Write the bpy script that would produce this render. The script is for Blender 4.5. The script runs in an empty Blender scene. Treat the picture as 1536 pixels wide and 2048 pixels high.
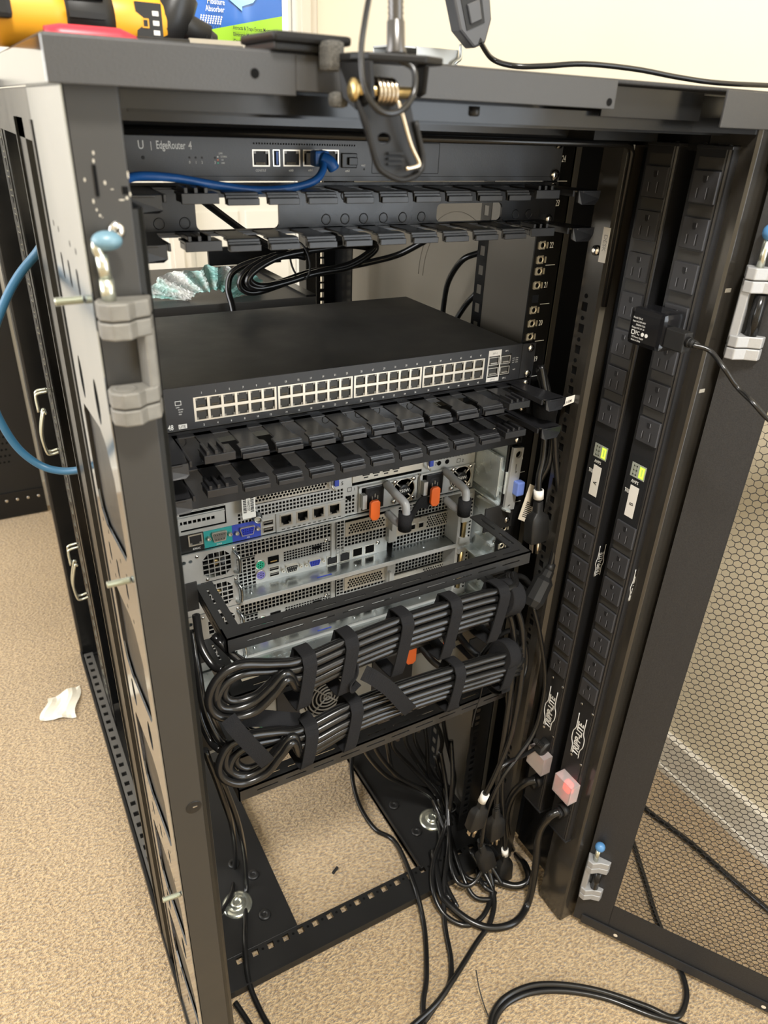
import bpy, bmesh, math, random
from mathutils import Vector, Matrix
random.seed(7)
SC = bpy.context.scene
COL = SC.collection
ZF = 66.0            # height of the lowest rack unit above the carpet, mm; the code works in mm from the rear mounting rails

# ------------------------------------------------------------------ camera
def cam_setup():
    cx, cy, cz, yaw, pit, rol, f = -352.003, -668.936, 1078.119, 30.333, -28.658, 2.544, 1449.737
    y, q, r = map(math.radians, (yaw, pit, rol))
    fw = Vector((math.sin(y)*math.cos(q), math.cos(y)*math.cos(q), math.sin(q)))
    rt = Vector((math.cos(y), -math.sin(y), 0)); up = rt.cross(fw)
    r2 = math.cos(r)*rt + math.sin(r)*up; u2 = -math.sin(r)*rt + math.cos(r)*up
    c = bpy.data.cameras.new('camera'); o = bpy.data.objects.new('camera', c); COL.objects.link(o)
    m = Matrix((r2, u2, -fw)).transposed().to_4x4()
    m.translation = Vector((cx, cy, cz + ZF))*.001
    o.matrix_world = m
    c.sensor_fit = 'VERTICAL'; c.sensor_height = 36.0; c.lens = f/2048*36.0
    c.clip_start = .02; c.clip_end = 60
    c.dof.use_dof = True; c.dof.focus_distance = .88; c.dof.aperture_fstop = 8.0
    SC.camera = o
cam_setup()

# ------------------------------------------------------------------ world, lights, exposure
W = bpy.data.worlds.new('daylight'); SC.world = W; W.use_nodes = True
W.node_tree.nodes['Background'].inputs[0].default_value = (.86, .93, 1.0, 1)
W.node_tree.nodes['Background'].inputs[1].default_value = 1.6
def area(name, loc, target, sx, sy, power, col, shape='RECTANGLE'):
    l = bpy.data.lights.new(name, 'AREA'); l.shape = shape; l.size = sx; l.size_y = sy; l.energy = power; l.color = col
    o = bpy.data.objects.new(name, l); COL.objects.link(o)
    o.location = loc; o.rotation_euler = (Vector(target)-Vector(loc)).to_track_quat('-Z', 'Y').to_euler()
    return o
area('ceiling_lamp_light', (-.30, -1.12, 2.38), (-.25, -.8, 0), .30, .30, 52, (1, .97, .92), 'DISK')
area('window_daylight', (-2.16, .35, 1.45), (0, .1, .5), 1.9, 1.5, 60, (.98, .98, 1.0))
area('side_window_daylight', (.68, -1.65, 1.12), (-1.0, -1.25, 1.0), 1.3, 1.8, 31, (.86, .93, 1.0))
SC.view_settings.view_transform = 'Standard'; SC.view_settings.look = 'None'
SC.view_settings.gamma = 1; SC.view_settings.use_curve_mapping = False
SC.view_settings.exposure = .16

# ------------------------------------------------------------------ materials
MATS = {}
def mat(name, col, rough=.5, metal=0., spec=.5, noise=None, bump=None, rnoise=0., emit=None, trans=0., coat=0., alpha=None, nscale=None):
    """noise=(scale, amount) colour mottling; bump=(scale, strength); rnoise roughness variation"""
    m = bpy.data.materials.new(name); m.use_nodes = True
    nt = m.node_tree; b = nt.nodes['Principled BSDF']; L = nt.links
    b.inputs['Base Color'].default_value = (*col, 1); b.inputs['Roughness'].default_value = rough
    b.inputs['Metallic'].default_value = metal; b.inputs['Specular IOR Level'].default_value = spec
    if trans: b.inputs['Transmission Weight'].default_value = trans
    if coat: b.inputs['Coat Weight'].default_value = coat; b.inputs['Coat Roughness'].default_value = .15
    if emit: b.inputs['Emission Color'].default_value = (*emit[0], 1); b.inputs['Emission Strength'].default_value = emit[1]
    if noise or bump or rnoise:
        tc = nt.nodes.new('ShaderNodeTexCoord')
        def nz(scale, det=3):
            n = nt.nodes.new('ShaderNodeTexNoise'); n.inputs['Scale'].default_value = scale; n.inputs['Detail'].default_value = det
            L.new(tc.outputs['Object'], n.inputs['Vector']); return n
    if noise:
        n = nz(noise[0]); r = nt.nodes.new('ShaderNodeValToRGB'); a = noise[1]
        r.color_ramp.elements[0].position = .3; r.color_ramp.elements[1].position = .7
        r.color_ramp.elements[0].color = (*[max(0, c*(1-a)) for c in col], 1); r.color_ramp.elements[1].color = (*[min(1, c*(1+a)) for c in col], 1)
        L.new(n.outputs['Fac'], r.inputs['Fac']); L.new(r.outputs['Color'], b.inputs['Base Color'])
    if bump:
        n = nz(bump[0]); bp = nt.nodes.new('ShaderNodeBump'); bp.inputs['Strength'].default_value = bump[1]; bp.inputs['Distance'].default_value = .001
        L.new(n.outputs['Fac'], bp.inputs['Height']); L.new(bp.outputs['Normal'], b.inputs['Normal'])
    if rnoise:
        n = nz(nscale or 14, 5); mr = nt.nodes.new('ShaderNodeMapRange')
        mr.inputs['From Min'].default_value = .3; mr.inputs['From Max'].default_value = .7
        mr.inputs['To Min'].default_value = max(.03, rough-rnoise); mr.inputs['To Max'].default_value = rough+rnoise
        L.new(n.outputs['Fac'], mr.inputs['Value']); L.new(mr.outputs['Result'], b.inputs['Roughness'])
    MATS[name] = m; return m
mat('gloss_black', (.009, .009, .009), .2, spec=.36, rnoise=.06, bump=(60, .02))
mat('satin_black', (.012, .0118, .0115), .4, spec=.34, rnoise=.05)
mat('post_black', (.022, .0205, .018), .46, spec=.5, rnoise=.05)
mat('polished_black', (.33, .35, .37), .1, metal=.9, rnoise=.04, nscale=5)
mat('textured_black', (.018, .018, .019), .48, spec=.38, bump=(900, .25), noise=(600, .25))
mat('panel_black', (.012, .0125, .014), .5, spec=.32, bump=(700, .08))
mat('plastic_black', (.011, .011, .0115), .36, spec=.4, bump=(400, .06))
mat('plastic_duct', (.0105, .0105, .0115), .3, spec=.42, bump=(260, .06), rnoise=.08)
mat('outlet_black', (.03, .03, .033), .5, spec=.5)
mat('deep_black', (.003, .003, .003), .8, spec=.1)
mat('slot_black', (.006, .006, .007), .6)
mat('rubber', (.008, .0078, .0076), .24, spec=.46, bump=(180, .05))
mat('rubber_matte', (.011, .0108, .0105), .48, spec=.32)
mat('hook_loop', (.012, .012, .013), .92, spec=.15, bump=(900, .6))
mat('zinc', (.47, .50, .50), .3, metal=1, rnoise=.12, nscale=22, noise=(26, .16))
mat('zinc_pale', (.48, .49, .48), .38, metal=.45, rnoise=.08, noise=(40, .06))
mat('nickel', (.60, .57, .50), .3, metal=.7, rnoise=.08)
mat('port_metal', (.68, .63, .54), .45, metal=.75)
mat('brass', (.62, .47, .22), .35, metal=1)
mat('cast_zinc', (.155, .147, .128), .6, metal=.3, bump=(500, .15), noise=(90, .12))
mat('cast_zinc_bright', (.36, .36, .36), .5, metal=.4, bump=(500, .15))
mat('wire_zinc', (.58, .6, .52), .25, metal=.9)
mat('steel_screw', (.72, .71, .68), .2, metal=1)
mat('white_print', (.72, .72, .7), .7)
mat('grey_print', (.3, .3, .3), .7)
mat('label_white', (.72, .70, .66), .6)
mat('label_cream', (.68, .6, .48), .6)
mat('ink', (.01, .01, .01), .6)
mat('orange', (.72, .13, .02), .4)
mat('blue_plastic', (.16, .24, .62), .4)
mat('blue_cable', (.012, .085, .30), .38, spec=.4)
mat('blue_cable_pale', (.025, .10, .18), .4, spec=.4)
mat('blue_cap', (.11, .20, .25), .4)
mat('blue_cap_deep', (.07, .20, .40), .35)
mat('usb_blue', (.02, .10, .45), .4)
mat('vga_blue', (.02, .04, .42), .4)
mat('serial_teal', (.02, .30, .29), .5)
mat('label_blue', (.03, .06, .40), .5)
mat('ps2_green', (.02, .42, .25), .45)
mat('ps2_purple', (.20, .18, .52), .45)
mat('grey_clear', (.42, .43, .44), .28, trans=.35)
mat('lcd_grey', (.30, .32, .28), .25)
mat('lcd_on', (.5, .9, .05), .4, emit=((.55, 1, .05), 1.6))
mat('red_clear', (.95, .86, .84), .16, trans=.72)
mat('red_rocker', (.8, .03, .03), .4, emit=((1, .04, .02), 3.0))
mat('red_off', (.62, .10, .10), .4)
mat('red_tool', (.55, .02, .04), .4)
mat('yellow_tool', (.72, .34, .02), .42)
mat('grey_face', (.23, .225, .2), .5, metal=.3)
mat('pcb_green', (.03, .28, .13), .5)
mat('yellow', (.8, .55, .03), .5)
mat('teal_tint', (.42, .72, .68), .4)
mat('paper', (.75, .70, .58), .8)
mat('foam_grey', (.08, .075, .065), .95, bump=(1500, 1.0), noise=(900, .6))
mat('wall_cream', (.77, .69, .53), .85, bump=(120, .12))
mat('wall_white', (.78, .76, .70), .8, bump=(120, .06))
mat('trim_white', (.74, .70, .62), .5)
mat('bag_white', (.80, .81, .78), .4)
mat('bag_blue', (.02, .13, .48), .25, coat=.6)
mat('bag_green', (.30, .55, .03), .25, coat=.6)
mat('bag_sky', (.25, .58, .78), .25, coat=.6)
mat('bit_steel', (.45, .42, .36), .35, metal=.8)

# ------------------------------------------------------------------ mesh builder
ORG = {}
def V(p): return Vector(p)
class MB:
    def __init__(s): s.v = []; s.f = []; s.sm = []; s.mi = []; s.mats = []; s.cur = 0
    def use(s, m):
        if m not in s.mats: s.mats.append(m)
        s.cur = s.mats.index(m); return s
    def face(s, idx, smooth=False): s.f.append(tuple(idx)); s.sm.append(smooth); s.mi.append(s.cur)
    def add(s, pts): n = len(s.v); s.v += [tuple(p) for p in pts]; return n
    def hexa(s, p):  # 8 points: bottom 4 ccw, top 4 ccw
        n = s.add(p)
        for q in ((3, 2, 1, 0), (4, 5, 6, 7), (0, 1, 5, 4), (1, 2, 6, 5), (2, 3, 7, 6), (3, 0, 4, 7)): s.face([n+i for i in q])
        return s
    def box(s, x0, x1, y0, y1, z0, z1):
        return s.hexa([(x0, y0, z0), (x1, y0, z0), (x1, y1, z0), (x0, y1, z0), (x0, y0, z1), (x1, y0, z1), (x1, y1, z1), (x0, y1, z1)])
    def rbox(s, x0, x1, y0, y1, z0, z1, b):  # box with all 12 edges chamfered
        lx, hx, ly, hy, lz, hz = min(x0, x1), max(x0, x1), min(y0, y1), max(y0, y1), min(z0, z1), max(z0, z1)
        b = min(b, (hx-lx)*.49, (hy-ly)*.49, (hz-lz)*.49)
        bm = bmesh.new(); bmesh.ops.create_cube(bm, size=1)
        for v in bm.verts: v.co = Vector((lx if v.co.x < 0 else hx, ly if v.co.y < 0 else hy, lz if v.co.z < 0 else hz))
        bmesh.ops.bevel(bm, geom=bm.edges[:], offset=b, segments=2, affect='EDGES', profile=.6)
        s.bm(bm); return s
    def bm(s, bm, smooth=False):
        n = len(s.v); bm.verts.index_update(); s.v += [tuple(v.co) for v in bm.verts]
        for f in bm.faces: s.face([n+v.index for v in f.verts], smooth)
        bm.free(); return s
    def obox(s, c, ax, ay, az, hx, hy, hz):  # oriented box, half sizes
        c = V(c); ax = V(ax).normalized()*hx; ay = V(ay).normalized()*hy; az = V(az).normalized()*hz
        return s.hexa([c-ax-ay-az, c+ax-ay-az, c+ax+ay-az, c-ax+ay-az, c-ax-ay+az, c+ax-ay+az, c+ax+ay+az, c-ax+ay+az])
    def prism(s, poly, d):  # poly: 3d points (planar), d: extrude vector
        n = len(poly); a = s.add(poly); b = s.add([V(p)+V(d) for p in poly])
        s.face([a+i for i in range(n)][::-1]); s.face([b+i for i in range(n)])
        for i in range(n): j = (i+1) % n; s.face((a+i, a+j, b+j, b+i))
        return s
    def cyl(s, p0, p1, r, n=16, r1=None, cap=True, smooth=True):
        return s.tube([p0, p1], [r, r if r1 is None else r1], n, cap, smooth)
    def tube(s, path, r, n=10, cap=True, smooth=True, flat=None):
        P = [V(p) for p in path]; m = len(P)
        R = r if isinstance(r, (list, tuple)) else [r]*m
        t = [(P[min(i+1, m-1)]-P[max(i-1, 0)]).normalized() for i in range(m)]
        u = t[0].orthogonal().normalized()
        base = len(s.v)
        for i in range(m):
            u = (u-t[i]*u.dot(t[i]))
            u = u.normalized() if u.length > 1e-6 else t[i].orthogonal().normalized()
            w = t[i].cross(u)
            for k in range(n):
                a = 2*math.pi*k/n; s.v.append(tuple(P[i]+(u*math.cos(a)+w*math.sin(a))*R[i]))
        for i in range(m-1):
            for k in range(n):
                k2 = (k+1) % n; s.face((base+i*n+k, base+i*n+k2, base+(i+1)*n+k2, base+(i+1)*n+k), smooth)
        if cap: s.face([base+k for k in range(n)][::-1]); s.face([base+(m-1)*n+k for k in range(n)])
        return s
    def ribbon(s, path, widths, wdir, th):  # flat strap; wdir = list/one vector across, th thickness
        P = [V(p) for p in path]; m = len(P); base = len(s.v)
        for i in range(m):
            t = (P[min(i+1, m-1)]-P[max(i-1, 0)]).normalized()
            w = V(wdir[i] if isinstance(wdir, list) else wdir); w = (w-t*w.dot(t)).normalized(); nn = t.cross(w).normalized()*th*.5
            h = (widths[i] if isinstance(widths, list) else widths)*.5
            for q in (P[i]-w*h-nn, P[i]+w*h-nn, P[i]+w*h+nn, P[i]-w*h+nn): s.v.append(tuple(q))
        for i in range(m-1):
            for k in range(4): k2 = (k+1) % 4; s.face((base+i*4+k, base+i*4+k2, base+i*4+4+k2, base+i*4+4+k))
        s.face([base+3, base+2, base+1, base]); e = base+(m-1)*4; s.face([e, e+1, e+2, e+3]); return s
    def lathe(s, c, axis, prof, n=24, smooth=True):  # prof: list of (offset along axis, radius)
        c = V(c); ax = V(axis).normalized(); u = ax.orthogonal().normalized(); w = ax.cross(u); base = len(s.v)
        for h, r in prof:
            for k in range(n):
                a = 2*math.pi*k/n; s.v.append(tuple(c+ax*h+(u*math.cos(a)+w*math.sin(a))*max(r, .001)))
        for i in range(len(prof)-1):
            for k in range(n): k2 = (k+1) % n; s.face((base+i*n+k, base+i*n+k2, base+(i+1)*n+k2, base+(i+1)*n+k), smooth)
        s.face([base+k for k in range(n)][::-1]); e = base+(len(prof)-1)*n; s.face([e+k for k in range(n)]); return s
    def sphere(s, c, r, sc=(1, 1, 1), n=16):
        bm = bmesh.new(); bmesh.ops.create_uvsphere(bm, u_segments=n, v_segments=n//2+1, radius=1)
        for v in bm.verts: v.co = Vector((v.co.x*r*sc[0], v.co.y*r*sc[1], v.co.z*r*sc[2]))+V(c)
        return s.bm(bm, True)
    def holed(s, o, U, Vv, us, vs, holes, th):
        """plate spanned by unit vectors U, Vv from origin o, extent us=(u0,u1) vs=(v0,v1), rectangular holes [(u0,u1,v0,v1)], thickness vector th (back)"""
        o = V(o); U = V(U); Vv = V(Vv); th = V(th)
        xs = sorted(set([us[0], us[1]]+[h[i] for h in holes for i in (0, 1)])); xs = [x for x in xs if us[0] <= x <= us[1]]
        ys = sorted(set([vs[0], vs[1]]+[h[i] for h in holes for i in (2, 3)])); ys = [y for y in ys if vs[0] <= y <= vs[1]]
        nx, ny = len(xs)-1, len(ys)-1
        ix = {x: i for i, x in enumerate(xs)}; iy = {y: i for i, y in enumerate(ys)}
        full = [[True]*ny for _ in range(nx)]
        for h in holes:
            a0 = max(0, ix.get(h[0], 0) if h[0] >= us[0] else 0); a1 = ix.get(h[1], nx) if h[1] <= us[1] else nx
            b0 = iy.get(h[2], 0) if h[2] >= vs[0] else 0; b1 = iy.get(h[3], ny) if h[3] <= vs[1] else ny
            for i in range(a0, a1):
                for j in range(b0, b1): full[i][j] = False
        idx = {}
        def vid(i, j, k):
            key = (i, j, k)
            if key not in idx: idx[key] = len(s.v); s.v.append(tuple(o+U*xs[i]+Vv*ys[j]+(th if k else Vector((0, 0, 0)))))
            return idx[key]
        flip = U.cross(Vv).dot(th) > 0
        def F(q): s.face(q[::-1] if flip else q)
        for i in range(nx):
            for j in range(ny):
                if not full[i][j]: continue
                F([vid(i, j, 1), vid(i, j+1, 1), vid(i+1, j+1, 1), vid(i+1, j, 1)][::-1] if False else [vid(i, j, 0), vid(i+1, j, 0), vid(i+1, j+1, 0), vid(i, j+1, 0)])
                F([vid(i, j, 1), vid(i, j+1, 1), vid(i+1, j+1, 1), vid(i+1, j, 1)])
                if i == 0 or not full[i-1][j]: F([vid(i, j, 0), vid(i, j+1, 0), vid(i, j+1, 1), vid(i, j, 1)])
                if i == nx-1 or not full[i+1][j]: F([vid(i+1, j+1, 0), vid(i+1, j, 0), vid(i+1, j, 1), vid(i+1, j+1, 1)])
                if j == 0 or not full[i][j-1]: F([vid(i+1, j, 0), vid(i, j, 0), vid(i, j, 1), vid(i+1, j, 1)])
                if j == ny-1 or not full[i][j+1]: F([vid(i, j+1, 0), vid(i+1, j+1, 0), vid(i+1, j+1, 1), vid(i, j+1, 1)])
        return s
    def build(s, name, m, parent=None, org=None, bevel=0, bseg=2, smooth_all=False):
        """link as ONE mesh object; vertices are in mm, absolute"""
        if parent is not None: o0 = ORG[parent.name]
        elif org is not None: o0 = V(org)
        else:
            xs = [p[0] for p in s.v]; ys = [p[1] for p in s.v]; zs = [p[2] for p in s.v]
            o0 = Vector(((min(xs)+max(xs))/2, (min(ys)+max(ys))/2, min(zs)))
        me = bpy.data.meshes.new(name)
        me.from_pydata([((p[0]-o0.x)*.001, (p[1]-o0.y)*.001, (p[2]-o0.z)*.001) for p in s.v], [], s.f)
        names = s.mats if s.mats else [m]
        if s.mats and m and m not in s.mats: names = s.mats
        for q in names: me.materials.append(MATS[q])
        if s.mats:
            for i, p in enumerate(me.polygons): p.material_index = s.mi[i]
        for i, p in enumerate(me.polygons): p.use_smooth = s.sm[i] or smooth_all
        me.validate()
        o = bpy.data.objects.new(name, me); COL.objects.link(o)
        if parent is not None: o.parent = parent
        else: o.location = (o0.x*.001, o0.y*.001, (o0.z+ZF)*.001)
        ORG[o.name] = o0
        if bevel:
            md = o.modifiers.new('bevel', 'BEVEL'); md.width = bevel*.001; md.segments = bseg; md.limit_method = 'ANGLE'; md.angle_limit = math.radians(40)
        return o
def tag(o, label=None, cat=None, group=None, kind=None):
    if label: o['label'] = label
    if cat: o['category'] = cat
    if group: o['group'] = group
    if kind: o['kind'] = kind
    return o
def thing(name, label, cat, base, group=None):
    o = bpy.data.objects.new(name, None); COL.objects.link(o); o.empty_display_size = .02
    o.location = (base[0]*.001, base[1]*.001, (base[2]+ZF)*.001); ORG[o.name] = V(base)
    return tag(o, label, cat, group)
def inst(src, parent, d):   # a further copy of a part sharing its mesh, moved by d mm
    c = src.copy(); COL.objects.link(c); c.parent = parent
    c.location = (ORG[src.name]+V(d)-ORG[parent.name])*.001; ORG[c.name] = ORG[src.name]+V(d)
    return c
def copy_tree(o, d, parent=None):   # a thing or part with its parts, moved by d mm
    c = o.copy(); COL.objects.link(c); c.parent = parent
    if d is not None: c.location = o.location + V(d)*.001
    ORG[c.name] = ORG[o.name] + (V(d) if d is not None else Vector((0, 0, 0)))
    for ch in list(o.children): copy_tree(ch, None, c)
    return c
def spline(pts, n=8, closed=False):   # Catmull-Rom through the points
    P = [V(p) for p in pts]; m = len(P); out = []
    rng = m if closed else m-1
    for i in range(rng):
        if closed: a, b, c, d = P[i-1], P[i], P[(i+1) % m], P[(i+2) % m]
        else:
            b, c = P[i], P[i+1]; a = P[i-1] if i else b*2-c; d = P[i+2] if i+2 < m else c*2-b
        for k in range(n):
            t = k/n
            out.append(.5*((2*b)+(c-a)*t+(2*a-5*b+4*c-d)*t*t+(3*b-a-3*c+d)*t**3))
    if not closed: out.append(P[-1])
    return out
def text(s, size, m, parent, o, U, Vv, name='lettering', sx=1.0, align='LEFT', bold=0.0, th=.12, shear=0.):
    """flat lettering: o = left baseline point (mm, absolute), U = reading direction, Vv = up"""
    cu = bpy.data.curves.new(name, 'FONT'); cu.body = s; cu.size = 1.0; cu.align_x = align; cu.align_y = 'BOTTOM_BASELINE'
    cu.offset = bold; cu.resolution_u = 2; cu.shear = shear
    t = bpy.data.objects.new(name, cu); COL.objects.link(t)
    dg = bpy.context.evaluated_depsgraph_get(); me = bpy.data.meshes.new_from_object(t.evaluated_get(dg))
    bpy.data.objects.remove(t); bpy.data.curves.remove(cu)
    me.name = name
    U = V(U).normalized(); Vv = V(Vv).normalized(); N = U.cross(Vv).normalized(); o = V(o)+N*th
    o0 = ORG[parent.name]
    for v in me.vertices:
        p = o + U*(v.co.x*size*sx) + Vv*(v.co.y*size) - o0
        v.co = p*.001
    me.materials.clear(); me.materials.append(MATS[m])
    ob = bpy.data.objects.new(name, me); COL.objects.link(ob); ob.parent = parent; ORG[ob.name] = o0
    return ob
X, Y, Z = Vector((1, 0, 0)), Vector((0, 1, 0)), Vector((0, 0, 1))
U1 = 44.45
# ------------------------------------------------------------------ helpers for cut sheets
from mathutils.geometry import tessellate_polygon
def sheet(mb, o, U, Vv, outer, holes, th):
    """flat sheet with polygon cut-outs; outer and holes are lists of (u, v)"""
    o = V(o); U = V(U); Vv = V(Vv); th = V(th)
    loops = [outer]+holes
    P3 = [[Vector((a, b, 0)) for a, b in l] for l in loops]
    tris = tessellate_polygon(P3)
    flat = [p for l in loops for p in l]; n = len(flat)
    a = mb.add([o+U*p[0]+Vv*p[1] for p in flat]); b = mb.add([o+U*p[0]+Vv*p[1]+th for p in flat])
    for t in tris: mb.face([a+i for i in t]); mb.face([b+i for i in t][::-1])
    k = 0
    for l in loops:
        m = len(l)
        for i in range(m): j = (i+1) % m; mb.face([a+k+i, a+k+j, b+k+j, b+k+i])
        k += m
    return mb
def rrect(u0, u1, v0, v1, r, n=4):
    out = []
    for (cu, cv, a0) in ((u1-r, v1-r, 0), (u0+r, v1-r, 90), (u0+r, v0+r, 180), (u1-r, v0+r, 270)):
        for k in range(n+1): a = math.radians(a0+90*k/n); out.append((cu+r*math.cos(a), cv+r*math.sin(a)))
    return out
def ngon(cu, cv, r, n=12, rv=None, rot=0): return [(cu+r*math.cos(2*math.pi*k/n+rot), cv+(rv or r)*math.sin(2*math.pi*k/n+rot)) for k in range(n)]
def screw(parent, c, axis, r=4.5, name='screw', m='steel_screw'):
    mb = MB().use(m); ax = V(axis).normalized(); mb.lathe(c, ax, [(0, r), (r*.25, r*.98), (r*.5, r*.72), (r*.6, r*.3)], 14)
    u = ax.orthogonal().normalized(); w = ax.cross(u); mb.use('slot_black')
    for q in (u, w): mb.obox(V(c)+ax*r*.62, q, ax.cross(q), ax, r*.42, r*.09, r*.04)
    return mb.build(name, None, parent)

# ------------------------------------------------------------------ the room
def room():
    # carpet
    m = bpy.data.materials.new('carpet'); m.use_nodes = True; nt = m.node_tree; b = nt.nodes['Principled BSDF']; L = nt.links
    tc = nt.nodes.new('ShaderNodeTexCoord')
    def noise(sc, det, vec=None):
        n = nt.nodes.new('ShaderNodeTexNoise'); n.inputs['Scale'].default_value = sc; n.inputs['Detail'].default_value = det
        L.new(vec or tc.outputs['Object'], n.inputs['Vector']); return n
    mp = nt.nodes.new('ShaderNodeMapping'); mp.inputs['Rotation'].default_value = (0, 0, .5); mp.inputs['Scale'].default_value = (1, 1.7, 1); L.new(tc.outputs['Object'], mp.inputs['Vector'])
    n1 = noise(165, 3, mp.outputs['Vector']); n2 = noise(420, 2); n3 = noise(3.0, 3)
    r = nt.nodes.new('ShaderNodeValToRGB'); r.color_ramp.elements[0].position = .34; r.color_ramp.elements[1].position = .62
    r.color_ramp.elements[0].color = (.29, .195, .105, 1); r.color_ramp.elements[1].color = (.60, .44, .245, 1)
    L.new(n1.outputs['Fac'], r.inputs['Fac'])
    mx = nt.nodes.new('ShaderNodeMix'); mx.data_type = 'RGBA'; mx.blend_type = 'MULTIPLY'; mx.inputs[0].default_value = .55
    r3 = nt.nodes.new('ShaderNodeValToRGB'); r3.color_ramp.elements[0].color = (.72, .72, .72, 1); r3.color_ramp.elements[1].color = (1.1, 1.1, 1.1, 1)
    L.new(n3.outputs['Fac'], r3.inputs['Fac']); L.new(r.outputs['Color'], mx.inputs[6]); L.new(r3.outputs['Color'], mx.inputs[7]); L.new(mx.outputs[2], b.inputs['Base Color'])
    ad = nt.nodes.new('ShaderNodeMath'); ad.operation = 'MULTIPLY_ADD'; ad.inputs[1].default_value = .35; L.new(n2.outputs['Fac'], ad.inputs[0]); L.new(n1.outputs['Fac'], ad.inputs[2])
    bp = nt.nodes.new('ShaderNodeBump'); bp.inputs['Strength'].default_value = 1.0; bp.inputs['Distance'].default_value = .009; L.new(ad.outputs[0], bp.inputs['Height']); L.new(bp.outputs['Normal'], b.inputs['Normal'])
    b.inputs['Roughness'].default_value = .95; b.inputs['Specular IOR Level'].default_value = .1
    b.inputs['Sheen Weight'].default_value = .3
    MATS['carpet'] = m
    x0, x1, y0, y1, zf, zc = -2300, 700, -2700, 1650, -66, 2374
    tag(MB().box(x0, x1, y0, y1, zf-60, zf).build('floor', 'carpet'), kind='structure')
    tag(MB().box(x0, x1, y0, y1, zc, zc+60).build('ceiling', 'wall_white'), kind='structure')
    w = MB(); w.holed((x1, 0, 0), Y, Z, (y0, y1), (zf, zc), [(-2300, -1000, 100, 2000)], (80, 0, 0)); tag(w.build('wall_right', 'wall_cream'), kind='structure')
    wf = MB()
    for (a, c, d, e) in ((-2300, -1000, 100, 140), (-2300, -1000, 1960, 2000), (-2300, -2260, 140, 1960), (-1040, -1000, 140, 1960), (-1670, -1630, 140, 1960)): wf.box(x1+10, x1+50, a, c, d, e)
    tag(wf.build('window_2', 'trim_white'), kind='structure')
    tag(MB().box(x0, x1+80, y0-80, y0, zf, zc).build('wall_behind', 'wall_cream'), kind='structure')
    w = MB(); w.holed((x0, 0, 0), Y, Z, (y0, y1), (zf, zc), [(-600, 1300, 634, 2134)], (-80, 0, 0))
    tag(w.build('wall_left', 'wall_cream'), kind='structure')
    wf = MB()
    for (a, c, d, e) in ((-600, 1300, 634, 664), (-600, 1300, 2104, 2134), (-600, -570, 664, 2104), (1270, 1300, 664, 2104), (335, 365, 664, 2104)): wf.box(x0-50, x0-10, a, c, d, e)
    tag(wf.build('window_1', 'trim_white'), kind='structure')
    # far wall with a door opening
    w = MB(); w.holed((0, y1, 0), X, Z, (x0, x1+80), (zf, zc), [(272, 640, zf, 1960)], (0, 80, 0))
    tag(w.build('wall_far', 'wall_white'), kind='structure')
    d = MB(); d.box(275, 637, y1+30, y1+66, zf+8, 1957)
    do = tag(d.build('door_1', 'wall_white'), kind='structure')
    for (a, c) in ((300, 445), (467, 612)):
        for (e, g) in ((80, 800), (900, 1860)): MB().rbox(a, c, y1+25, y1+32, e, g, 4).build('panel', 'wall_white', do)
    t = MB()
    for (a, c) in ((212, 274), (638, 699)):
        t.box(a, c, y1-14, y1, zf, 2020); t.box(a+12, c-22, y1-20, y1-14, zf, 2020)
    t.box(212, 699, y1-14, y1, 1958, 2020)
    tag(t.build('trim_1', 'trim_white'), kind='structure')
    b = MB(); b.box(x1-14, x1, y0, y1, zf, zf+85); b.box(x1-18, x1, y0, y1, zf, zf+14)
    tag(b.build('baseboard_right', 'trim_white'), kind='structure')
    b = MB(); b.box(x0, 212, y1-14, y1, zf, zf+85)
    tag(b.build('baseboard_far', 'trim_white'), kind='structure')
room()
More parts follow.
